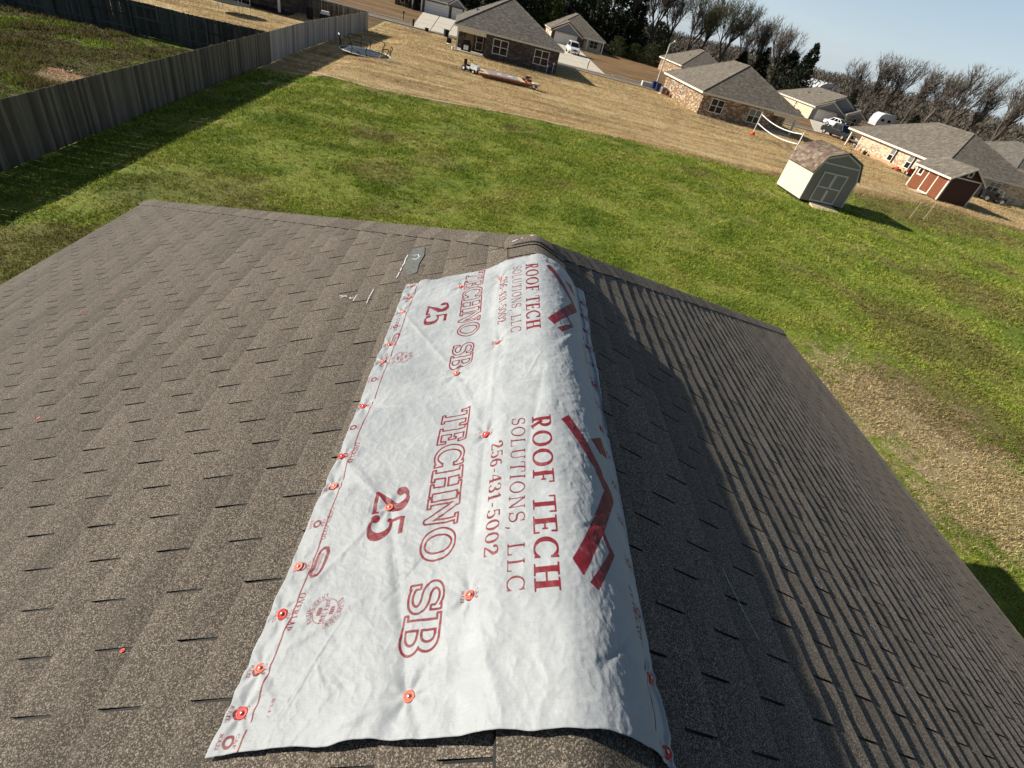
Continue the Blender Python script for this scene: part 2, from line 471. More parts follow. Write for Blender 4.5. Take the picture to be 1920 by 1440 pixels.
def fence_x(y): return np.interp(y, [-20, 9, 15.6, 21.5, 24.9, 31.3, 40.8, 48.1, 58, 72.7], [-14.0, -14.2, -14.44, -14.8, -15.0, -15.43, -15.93, -16.46, -16.73, -16.6])
def lawn_far(x): return np.interp(x, [-16, -12, -8, -2.8, 1, 5.5, 10.3, 15, 20, 23, 31.5, 37.4, 43, 47, 60, 80], [38.6, 38.7, 38.3, 39.6, 41.0, 41.5, 42.1, 42.1, 41.8, 42.4, 43.8, 45.6, 45.8, 44.6, 44, 43])

# dormant neighbouring lots, the green lawn on this side, the muddy yard behind the fence
sheet('dormant_lots', axis((-16.9, 60, 1.2), (60, 220, 6)), axis((34, 84.6, .9)), M['dry'], -0.012, bumpy=.012)
def lawn_edge(X, Y):
    t = (Y - Y.min()) / (Y.max() - Y.min())
    far = lawn_far(X) + .35 * fbm(X * .8, X * 0 + 3, 4, 2)
    return X, Y.min() + t * (far - Y.min())
sheet('lawn', axis((-15.95, 40, .35), (40, 80, 1.5)), axis((-25, 4, 1.0), (4, 42, .35)), M['lawn'], 0.0, lawn_edge, bumpy=.012)
sheet('side_yard', axis((-70, -40, 3), (-40, -14.2, .6)), axis((-30, 40.8, .6)), M['yard'], -0.004,
      lambda X, Y: (np.minimum(X, fence_x(Y)), Y), bumpy=.02)
sheet('back_yard', axis((-70, -40, 3), (-40, -15.8, .8)), axis((40.8, 73.0, .8)), M['dry'], -0.004,
      lambda X, Y: (np.minimum(X, fence_x(Y)), Y), bumpy=.015)
# bare clay patch under the trampoline side and a mown clay strip by the cream house
def blob(name, cx, cy, rx, ry, mat, off, seed, kind='structure'):
    n = 36; pts = []
    for i in range(n):
        t = 2 * math.pi * i / n
        r = 1 + .35 * float(noise2(math.cos(t) * 2 + 5, math.sin(t) * 2 + 5, seed))
        pts.append((cx + rx * r * math.cos(t), cy + ry * r * math.sin(t)))
    b = MB(); b.add([(x, y, zgf(x, y) + off) for x, y in pts], [list(range(n))])
    return tag(b.build(name, mat), None, None, None, kind)
blob('clay_patch', -11.3, 49.3, .9, .55, M['clay'], .012, 3)
blob('clay_strip', 48.9, 70.5, .8, 8.0, M['stain'], .012, 4)
blob('clay_patch', -21.4, 26.4, 3.4, 1.0, M['clay'], .03, 9)
blob('clay_patch', 55, 84.0, 8, 3.0, M['clay'], .02, 12)

xs_ = np.arange(-12.5, 10, .4); b = MB()
b.add([(x, float(lawn_far(x)) + .02 + .10 * float(noise2(x * 1.1, 0, 4)), .035) for x in xs_] + [(x, float(lawn_far(x)) + .34 + .12 * float(noise2(x * 1.4, 5, 6)), .035) for x in xs_], [(i, i + 1, len(xs_) + i + 1, len(xs_) + i) for i in range(len(xs_) - 1)])
tag(b.build('dirt_edge', M['edge']), kind='structure')
# street with kerbs
b = MB(); b.quad((-70, 85.3, .012), (230, 85.3, .012), (230, 90.6, .012), (-70, 90.6, .012))
tag(b.build('road', M['asphalt']), kind='structure')
for y0 in (85.0, 90.6):
    segs = [(-70, -14.6), (-7.2, 7.2), (16.6, 48.5), (59, 230)] if y0 > 88 else [(-70, 230)]
    b = MB()
    for a, c in segs: b.box(a, y0, -.05, c, y0 + .28, .12)
    tag(b.build('kerb', M['concrete']), kind='structure')
def driveway(pts, nx, ny, off=.02):
    """quad corners near-left, near-right, far-right, far-left cast as separate slabs with open joints"""
    p = [Vector((*q, 0)) for q in pts]
    root = thing('driveway', None, None); root['kind'] = 'structure'
    g = .02
    for i in range(nx):
        for j in range(ny):
            def at(u, v): return (p[0].lerp(p[1], u)).lerp(p[3].lerp(p[2], u), v)
            u0, u1, v0, v1 = (i + g) / nx, (i + 1 - g) / nx, (j + g * .5) / ny, (j + 1 - g * .5) / ny
            q = [at(u0, v0), at(u1, v0), at(u1, v1), at(u0, v1)]
            m = MB(); m.slab([(a.x, a.y) for a in q], -.05, off + .015 * (((i * 3 + j) % 3) / 3))
            m.build('concrete_slab', M['concrete'], root)
    return root
driveway([(-13.6, 86.4), (-6.3, 88.6), (-7.2, 121), (-16.9, 120.2)], 3, 4)
driveway([(7.6, 89.6), (15.4, 89.8), (15.4, 132), (9.0, 131.4)], 2, 5)
driveway([(49.0, 86.5), (58.5, 88), (64.6, 106.8), (58.8, 107)], 2, 4)

# ------------------------------------------------------------------ the roof in the foreground
PT = 0.4403; TT = math.tan(PT); CT, ST = math.cos(PT), math.sin(PT)
YA, WH, EH, YB = 2.80, 4.8775, 4.33, -7.0            # ridge end, half width, hip run, back gable
EXP = 0.127; TAB = 0.3048; STRIP = 0.9144
SLOPE_L = WH / CT
house = thing('house', 'low house whose brown shingled hip roof fills the foreground', 'house', (0, 0, 0))
# walls and eaves
b = MB(); w = WH - .42
b.box(-w, YB + .1, -.3, w, YA + EH - .42, RIDGE - WH * TT + .12)
b.build('wall', M['brick_dark'], house)
b = MB()
ze = RIDGE - WH * TT
b.box(-WH - .02, YB, ze - .19, -WH + .02, YA + EH, ze - .015); b.box(WH - .02, YB, ze - .19, WH + .02, YA + EH, ze - .015)
b.box(-WH + .02, YA + EH - .02, ze - .19, WH - .02, YA + EH + .02, ze - .015)
b.box(-WH + .02, YB, ze - .19, WH - .02, YA + EH - .02, ze - .17)
b.build('fascia', M['trim'], house)
# deck: dark felt surface that shows in the slots between the tabs
deck = MB()
A, B_, L, R_ = (0, YA, RIDGE), (0, YB, RIDGE), (-WH, YA + EH, ze), (WH, YA + EH, ze)
deck.quad(A, B_, (-WH, YB, ze), L); deck.quad(B_, A, R_, (WH, YB, ze)); deck.quad(A, L, R_)
deck.quad(B_, (WH, YB, ze), (-WH, YB, ze))
roof = deck.build('roof', M['bitumen'], house)

def on_slope(side, u, s, h=0.0):
    """u down the slope from the ridge, s along it, h above the deck"""
    return (side * (u * CT + h * ST), s, RIDGE - u * ST + h * CT)
def hip_s(u): return YA + EH * (u / SLOPE_L)          # s of the hip line at u
BUTT = .0076
EDGE = {}
def clip_poly(poly):
    """keep the part of (u,s) polygon on the near side of the hip line"""
    out = []
    def d(p): return hip_s(p[0]) - p[1]
    for i in range(len(poly)):
        a, c = poly[i], poly[(i + 1) % len(poly)]
        da, dc = d(a), d(c)
        if da >= 0: out.append(a)
        if (da >= 0) != (dc >= 0):
            t = da / (da - dc); out.append((a[0] + t * (c[0] - a[0]), a[1] + t * (c[1] - a[1])))
    return out
def tab_geo(b, tones, side, ub, s0, s1, rnd, gap=.0040):
    """one tab: butt edge at ub, from s0 to s1"""
    ur = ub + rnd.uniform(-.0016, .0016)
    lift = [BUTT * rnd.uniform(.80, 1.22) for _ in range(4)]
    curl = rnd.uniform(-.0008, .0012)
    N = 3
    ut = max(.004, ub - EXP - .012)
    cols = [s0 + gap + (s1 - s0 - 2 * gap) * i / N for i in range(N + 1)]
    for i in range(N):
        a, c = cols[i], cols[i + 1]
        pl = clip_poly([(ut, a), (ur, a), (ur, c), (ut, c)])
        if len(pl) < 3: continue
        def hh(u, s):
            t = (s - s0) / (s1 - s0) * 3; j = min(2, int(max(0, t))); f = min(1, max(0, t - j))
            top = lift[j] * (1 - f) + lift[j + 1] * f
            return max(.0002, top * (1 - (ur - u) / (EXP + .012)))
        top = [on_slope(side, u, s, hh(u, s)) for u, s in pl]
        if side > 0: top = top[::-1]
        k0 = len(b.v)
        b.add(top, [list(range(len(top)))], 0)
        ee = [1 - (ur - u) / (EXP + .012) for u, s in pl]
        EDGE.setdefault(id(b), []).extend(ee if side < 0 else ee[::-1])
        # butt face
        fr = [p for p in pl if abs(p[0] - ur) < 1e-6]
        if len(fr) >= 2:
            p, q = fr[0], fr[-1]
            b.add([on_slope(side, p[0], p[1], hh(*p)), on_slope(side, q[0], q[1], hh(*q)), on_slope(side, q[0], q[1], -.001), on_slope(side, p[0], p[1], -.001)], [(0, 1, 2, 3)], 1)
        for e, last in ((a, i == 0), (c, i == N - 1)):
            if last:
                sd = [p for p in pl if abs(p[1] - e) < 1e-6]
                if len(sd) >= 2:
                    p, q = sd[0], sd[-1]
                    b.add([on_slope(side, p[0], p[1], hh(*p)), on_slope(side, q[0], q[1], hh(*q)), on_slope(side, q[0], q[1], -.001), on_slope(side, p[0], p[1], -.001)], [(0, 1, 2, 3)], 1)
        tones += [rnd_tone[0]] * (len(b.v) - k0)
        EDGE[id(b)] += [.5] * (len(b.v) - len(EDGE[id(b)]))
rnd_tone = [0.5]
_RR = np.array([[_r.x, _r.y, _r.z], [_u.x, _u.y, _u.z], [_f.x, _f.y, _f.z]])
def px_size(P, size):
    d = _RR @ (np.array(P) - np.array(CAM))
    if d[2] < .2: return 0, (9, 9)
    u, v = d[0] / d[2] * 943.25, d[1] / d[2] * 943.25
    return size * 943.25 / d[2], (u, v)
U0, Y0 = .0203, .6202
strips = []
for side in (-1, 1):
    nc = int((SLOPE_L - U0) / EXP) + 1
    for c in range(1, nc + 2):
        ub = min((U0 if side < 0 else .083 - EXP) + c * EXP, SLOPE_L + .012)
        if side < 0: off = Y0 + (.1524 if (c - 7) % 2 == 0 else 0.0)
        else: off = .270 if (c - 7) % 2 == 0 else .1176
        sh = [0, 1, 2][(c * 2 + c // 3) % 3] * TAB        # strips start at staggered tabs
        s = off + sh - math.ceil((off + sh - YB) / STRIP) * STRIP
        while s < hip_s(ub):
            P = on_slope(side, ub - .06, min(s + .45, hip_s(ub)), 0)
            sz, (px, py) = px_size(P, .5)
            vis = abs(px) < 1010 and abs(py) < 770
            strips.append((sz * (1 if side < 0 else .8) if vis else 0, side, ub, s))
            s += STRIP
strips.sort(key=lambda t: -t[0])
def edge_attr(me, b):
    e = EDGE.pop(id(b), None)
    a = me.attributes.new('edge', 'FLOAT', 'POINT'); a.data.foreach_set('value', np.asarray(e if e else [.5] * len(b.v), np.float32))
def tone_attr(me, tones, e=.5):
    if 'edge' not in me.attributes:
        a = me.attributes.new('edge', 'FLOAT', 'POINT'); a.data.foreach_set('value', np.full(len(tones), e, np.float32))
    a = me.attributes.new('tone', 'FLOAT', 'POINT'); a.data.foreach_set('value', np.asarray(tones, np.float32))
def build_strip(b, tones, side, ub, s, rnd):
    base = rnd.uniform(0, 1)
    for t in range(3):
        rnd_tone[0] = min(1, max(0, base * .6 + .4 * rnd.random()))
        a = s + t * TAB
        if a < YB + .02 or a > hip_s(ub): continue
        tab_geo(b, tones, side, ub, a, a + TAB, rnd)
rest, rest_t = MB(), []
n_ind = 0
for i, (sz, side, ub, s) in enumerate(strips):
    rnd = random.Random(i * 31 + 5)
    if sz > 0 and n_ind < 290:
        b, tones = MB(), []
        build_strip(b, tones, side, ub, s, rnd)
        if not b.v: continue
        me = b.mesh('shingle', [M['granule'], M['bitumen']]); edge_attr(me, b); tone_attr(me, tones)
        link('shingle', me, roof); n_ind += 1
    else:
        build_strip(rest, rest_t, side, ub, s, rnd)
me = rest.mesh('shingles', [M['granule'], M['bitumen']]); edge_attr(me, rest); tone_attr(me, rest_t)
tag(link('shingle_courses', me, roof), kind='stuff')
# hip end face, seen only from beyond: plain courses
b = MB(); 
hl = math.hypot(EH, RIDGE - ze); nrm = Vector((0, RIDGE - ze, EH)).normalized()
for c in range(int(hl / EXP) + 1):
    t0, t1 = c * EXP / hl, min(1, (c + 1) * EXP / hl)
    def hp(t, sx, h):
        p = Vector((sx * WH * t, YA + EH * t, RIDGE + (ze - RIDGE) * t)) + nrm * h
        return p
    b.quad(hp(t0, -1, .001), hp(t1, -1, BUTT), hp(t1, 1, BUTT), hp(t0, 1, .001))
me = b.mesh('hip_end_shingles', [M['granule']]); tone_attr(me, [.5] * len(b.v))
tag(link('hip_end_shingles', me, roof), kind='stuff')

# ------------------------------------------------------------------ ridge vent, ridge caps, hip caps
VH = .036                                           # height of the vent above the deck
def vent_h(y): return VH * (1 - .30 * float(ss(2.62, 2.84, y)))
b = MB()
for k in range(40):
    y0 = YB + k * .26; y1 = min(y0 + .258, YA - .02)
    if y0 > YA - .05: break
    for sx in (-1, 1):
        x0, x1 = sx * .0, sx * (.145 if sx < 0 else .172)
        h = vent_h(y1)
        def q(x, y, z): return (x, y, RIDGE - abs(x) * TT + z)
        b.add([q(x0, y0, .003), q(x1, y0, .003), q(x1, y1, .003), q(x0, y1, .003), q(x0, y0, h - .018), q(x1, y0, h - .006), q(x1, y1, h - .006), q(x0, y1, h - .018)],
              [(4, 5, 6, 7), (0, 1, 5, 4), (1, 2, 6, 5), (2, 3, 7, 6), (0, 1, 2, 3)], 0)
        for j in range(3):                            # louvre lines along the open side
            z = .008 + j * .009
            b.add([q(x1 + sx * .003, y0, z), q(x1 + sx * .003, y1, z), q(x1 + sx * .003, y1, z + .003), q(x1 + sx * .003, y0, z + .003), q(x1, y0, z), q(x1, y1, z), q(x1, y1, z + .003), q(x1, y0, z + .003)],
                  [(0, 1, 2, 3), (3, 2, 6, 7), (0, 1, 5, 4)], 0)
b.build('ridge_vent', M['black'], roof)

def cap_profile(x, top):
    return RIDGE - TT * math.sqrt(x * x + .0008) + .012 + top
k_ = 0
y = YB
caps_y = []
while y < YA - .13:
    caps_y.append(y); y += EXP
for i, y0 in enumerate(caps_y):
    vis = y0 > -.8
    b = MB(); y1 = y0 + EXP + .04
    r = random.Random(i)
    N = 12
    rows = []
    for yy, top in ((y0, .0075), (y1, .0015)):
        row = []
        for j in range(N + 1):
            x = -.148 + .326 * j / N
            row.append((x, min(yy, YA + .015), cap_profile(x, vent_h(yy) + top - .012)))
        rows.append(row)
    n = N + 1
    vs = rows[0] + rows[1] + [(p[0], p[1], p[2] - .006) for p in rows[0]] + [(p[0], p[1], p[2] - .006) for p in rows[1]]
    fs = [(j, j + 1, n + j + 1, n + j) for j in range(N)]
    b.add(vs, fs, 0, True)
    b.add(rows[0] + vs[2 * n:3 * n], [(j, n + j, n + j + 1, j + 1) for j in range(N)], 1)
    b.add([vs[0], vs[n], vs[3 * n], vs[2 * n]], [(0, 1, 2, 3)], 1); b.add([vs[N], vs[n + N], vs[3 * n + N], vs[2 * n + N]], [(0, 1, 2, 3)], 1)
    me = b.mesh('cap_shingle', [M['granule'], M['bitumen']]); tone_attr(me, [r.random()] * len(b.v))
    link('cap_shingle', me, roof)
# end cap: the last cap is pressed down over the vent end and blends into both hips
def apex_z(x, y):
    a, c = -TT * math.sqrt(x * x + .0009), -(RIDGE - ze) / EH * (y - YA)
    m = min(a, c); d = abs(a - c); m -= max(0, .03 - d) ** 2 / .12
    bmp = VH * .8 * (1 - float(ss(.12, .23, abs(x)))) * (1 - float(ss(YA - .10, YA + .12, y)))
    return RIDGE + m + bmp + .0065 + .0085 * (1 - float(ss(.10, .165, abs(x))))
b = MB(); NX, NY = 30, 20
gx = [-.168 + .336 * i / NX for i in range(NX + 1)]; gy = [YA - .12 + .33 * j / NY for j in range(NY + 1)]
vs = [(x * (1 - .35 * max(0, (y - YA) / .21)), y, apex_z(x * (1 - .35 * max(0, (y - YA) / .21)), y) + .004) for y in gy for x in gx]
b.add(vs, [(j * (NX + 1) + i, j * (NX + 1) + i + 1, (j + 1) * (NX + 1) + i + 1, (j + 1) * (NX + 1) + i) for j in range(NY) for i in range(NX)], 0, True)
me = b.mesh('end_cap_shingle', [M['granule'], M['bitumen']]); tone_attr(me, [.4] * len(b.v))
o = link('cap_shingle', me, roof); md = o.modifiers.new('thickness', 'SOLIDIFY'); md.thickness = .004; md.offset = -1

hipL = math.sqrt(WH ** 2 + EH ** 2 + (RIDGE - ze) ** 2)
for sx in (-1, 1):
    d = Vector((sx * WH, EH, ze - RIDGE)).normalized()
    nl = Vector((sx * ST, 0, CT)); ne = nrm
    p1 = nl.cross(d).normalized(); 
    if p1.y > 0: p1 = -p1
    p2 = ne.cross(d).normalized()
    if p2.y < 0: p2 = -p2
    up = (nl + ne).normalized()
    O = Vector((0, YA, RIDGE))
    n = int(hipL / EXP)
    for i in range(n + 1):
        r = random.Random(i * 7 + (sx > 0))
        t0 = .13 + i * EXP; t1 = min(t0 + EXP, hipL + .015); tt = t0 - .035
        hw = .150 + r.uniform(-.004, .004); sk = r.uniform(-.006, .006)
        lo, hi = .0105 + r.uniform(-.001, .0015), .0060
        def pt(t, w, h): 
            side = p1 if w >= 0 else p2
            nn = nl if w >= 0 else ne
            rr = abs(w)
            nb = (nn * min(1, rr / .04) + up * max(0, 1 - rr / .04)).normalized()
            return O + d * t + side * rr + nb * h
        ws = [hw, hw * .55, .03, 0, -.03, -hw]
        b = MB()
        top0 = [pt(tt, w, hi) for w in ws]; top1 = [pt(t1 + (sk if w > .1 else 0), w, lo) for w in ws]
        bot0 = [pt(tt, w, hi - .006) for w in ws]; bot1 = [pt(t1 + (sk if w > .1 else 0), w, lo - .0062) for w in ws]
        m = len(ws)
        b.add(top0 + top1, [(j, j + 1, m + j + 1, m + j) for j in range(m - 1)], 0)
        b.add(top1 + bot1, [(j, j + 1, m + j + 1, m + j) for j in range(m - 1)], 1)
        b.add([top0[0], top1[0], bot1[0] - nl * .006, bot0[0] - nl * .004], [(0, 1, 2, 3)], 1)
        b.add([top0[-1], top1[-1], bot1[-1] - ne * .006, bot0[-1] - ne * .004], [(0, 1, 2, 3)], 1)
        me = b.mesh('cap_shingle', [M['granule'], M['bitumen']]); tone_attr(me, [r.random()] * len(b.v))
        link('cap_shingle', me, roof)

# a tab torn away by the wind, and the chalk rings and ticks of an inspector
def patch_on(name, side, poly, h, mat):
    b = MB(); top = [on_slope(side, u, s, h) for u, s in poly]; n = len(top)
    bot = [on_slope(side, u, s, h - .0015) for u, s in poly]
    b.add(top + bot, [list(range(n))] + [(i, (i + 1) % n, n + (i + 1) % n, n + i) for i in range(n)])
    return b.build(name, mat, roof)
patch_on('bare_patch', -1, [(.694, 2.665), (.786, 2.65), (.798, 2.78), (.794, 2.92), (.775, 3.03), (.700, 3.035), (.684, 2.90), (.700, 2.78)], .0078, M['bare'])
def chalk_line(side, pts, w=.006):
    b = MB(); w = w * .62
    for (u0, s0), (u1, s1) in zip(pts[:-1], pts[1:]):
        dx, dy = u1 - u0, s1 - s0; l = math.hypot(dx, dy) or 1; nx, ny = -dy / l * w, dx / l * w
        b.quad(*[on_slope(side, u, s, .0082) for u, s in ((u0 + nx, s0 + ny), (u1 + nx, s1 + ny), (u1 - nx, s1 - ny), (u0 - nx, s0 - ny))])
    return b.build('chalk_mark', M['chalk'], roof)
chalk_line(-1, [(.800, 2.96), (.806, 2.90), (.803, 2.84), (.809, 2.80)], .005)
chalk_line(-1, [(.81, 2.78), (.808, 2.74)], .005)
chalk_line(-1, [(.812, 2.72), (.812, 2.68), (.818, 2.65)], .004)
chalk_line(-1, [(.76, 2.88), (.73, 2.86), (.715, 2.89), (.73, 2.93), (.76, 2.93)], .004)
chalk_line(-1, [(1.145, 2.57), (1.09, 2.54)], .004); chalk_line(-1, [(1.13, 2.54), (1.10, 2.56)], .004); chalk_line(-1, [(1.07, 2.52), (1.055, 2.50), (1.045, 2.515)], .004); chalk_line(-1, [(1.03, 2.53), (1.035, 2.47)], .004)
chalk_line(-1, [(.935, 2.56), (.94, 2.47), (.938, 2.40)], .003)
def ring(cu, cs, ru, rs, side=1, w=.0035):
    chalk_line(side, [(cu + ru * .75 * math.cos(t), cs + rs * .62 * math.sin(t)) for t in np.linspace(.6, 6.2, 16)], w)

ring(1.296, 1.235, .030, .045); ring(1.545, 1.215, .026, .04); ring(1.907, 1.10, .035, .06); ring(1.921, .845, .035, .055); ring(2.61, 1.23, .035, .045)
chalk_line(1, [(1.238, 1.99), (1.245, 1.95)], .004); chalk_line(1, [(.765, .99), (.775, .93), (.80, .84), (.83, .76)], .0025)
chalk_line(1, [(1.30, 1.75), (1.32, 1.70), (1.35, 1.62)], .0025); chalk_line(1, [(2.35, 1.62), (2.37, 1.58)], .006); chalk_line(1, [(2.9, 1.65), (2.93, 1.62)], .006)
for (xx, yy, l) in ((-.035, 2.79, .035), (-.13, 2.735, .03), (-.085, 2.745, .012), (-.03, 2.765, .012)):
    b = MB(); z0 = apex_z(xx, yy) + .0065
    b.add([(xx, yy - .006, z0), (xx + l, yy + .002, apex_z(xx + l, yy + .002) + .0065), (xx + l, yy + .010, apex_z(xx + l, yy + .010) + .0065), (xx, yy + .004, z0)], [(0, 1, 2, 3)])
    b.build('chalk_mark', M['chalk'], roof)

# ------------------------------------------------------------------ printed underlayment over the ridge
def prof(x):
    """height of the draped sheet above the ridge line, across the ridge"""
    ax = np.abs(x)
    bump_ = np.where(x < 0, 1 - ss(.14, .30, ax), 1 - ss(.14, .24, ax))
    z = -TT * np.sqrt(x * x + .03 ** 2) + .012 + .042 * bump_ + .008
    zr_ = .0479 - .163 * (np.clip(x, 0, .26) / .25) ** 2.05
    return np.where(x > 0, np.maximum(np.where(x < .25, zr_, z), -TT * ax + .0150), z)
_xs = np.linspace(-1.4, 1.2, 5201); _zs = prof(_xs)
_ws = np.concatenate([[0], np.cumsum(np.hypot(np.diff(_xs), np.diff(_zs)))]); _ws -= np.interp(0, _xs, _ws)
def w2x(w): return np.interp(w, _ws, _xs)

GS = .0027
S0, S1, W0, W1 = .33, 2.52, -.84, .40
_sa = np.arange(S0, S1, GS); _wa = np.arange(W0, W1, GS)
# rows run with the real cut edges of the sheet
NS, NW = len(_sa), len(_wa) - 22
ta, tb = np.linspace(0, 1, NS), np.linspace(0, 1, NW)
bot_w = np.array([-.815, -.50, -.16, 0, .30]); bot_s = np.array([.350, .355, .347, .343, .333])
top_w = np.array([-.752, -.60, -.45, -.315, -.19, -.073, .06, .2, .345]); top_s = np.array([2.500, 2.492, 2.486, 2.470, 2.452, 2.452, 2.464, 2.476, 2.488])
sL = np.array([.35, .50, .70, .94, 1.31, 1.74, 2.24, 2.52]); wL = np.array([-.815, -.806, -.803, -.788, -.768, -.763, -.752, -.752])
sR = np.array([.33, .58, 1.07, 1.5, 1.99, 2.30, 2.49]); wR = np.array([.302, .290, .296, .306, .334, .350, .350])
TA, TB = np.meshgrid(ta, tb, indexing='ij')
def edges(TA, TB):
    sm = .345 + TA * 2.14
    for _ in range(3):
        wl, wr = np.interp(sm, sL, wL), np.interp(sm, sR, wR)
        Wg = wl + (wr - wl) * TB
        sb, st = np.interp(Wg, bot_w, bot_s), np.interp(Wg, top_w, top_s)
        st = st + .004 * fbm(Wg * 14, Wg * 0 + 2.2, 3, 91); sb = sb + .0035 * fbm(Wg * 11, Wg * 0 + 1.1, 3, 92)
        sm = sb + (st - sb) * TA
    wl = wl + .0022 * fbm(sm * 6, sm * 0, 3, 93); wr = wr + .003 * fbm(sm * 4, sm * 0 + 4, 3, 94)
    return sm, wl + (wr - wl) * TB
SG, WG = edges(TA, TB)

INK = np.full(SG.shape, 1.0)
def put(sdf, cs, cw, rad):
    """merge a distance function into the ink field within a square round (cs, cw)"""
    m = (np.abs(SG - cs) < rad) & (np.abs(WG - cw) < rad)
    if not m.any(): return
    INK[m] = np.minimum(INK[m], sdf(SG[m], WG[m]))
def capsule(X, Y, pts, rad):
    d = np.full(X.shape, 9.0)
    for (a, b, ra, rb) in zip(pts[:-1], pts[1:], rad[:-1], rad[1:]):
        dx, dy = b[0] - a[0], b[1] - a[1]; l2 = dx * dx + dy * dy + 1e-12
        t = np.clip(((X - a[0]) * dx + (Y - a[1]) * dy) / l2, 0, 1)
        d = np.minimum(d, np.hypot(X - a[0] - t * dx, Y - a[1] - t * dy) - (ra + (rb - ra) * t))
    return d
def boxd(X, Y, x0, y0, x1, y1):
    qx = np.abs(X - (x0 + x1) / 2) - abs(x1 - x0) / 2; qy = np.abs(Y - (y0 + y1) / 2) - abs(y1 - y0) / 2
    return np.hypot(np.maximum(qx, 0), np.maximum(qy, 0)) + np.minimum(np.maximum(qx, qy), 0)
def polyd(X, Y, P):
    d = np.full(X.shape, 9e9); sg = np.ones(X.shape); n = len(P)
    for i in range(n):
        a, b = P[i], P[i - 1]
        ex, ey = b[0] - a[0], b[1] - a[1]; wx, wy = X - a[0], Y - a[1]
        t = np.clip((wx * ex + wy * ey) / (ex * ex + ey * ey + 1e-12), 0, 1)
        d = np.minimum(d, (wx - ex * t) ** 2 + (wy - ey * t) ** 2)
        c1, c2, c3 = Y >= a[1], Y < b[1], ex * wy > ey * wx
        f = (c1 & c2 & c3) | (~c1 & ~c2 & ~c3); sg = np.where(f, -sg, sg)
    return sg * np.sqrt(d)

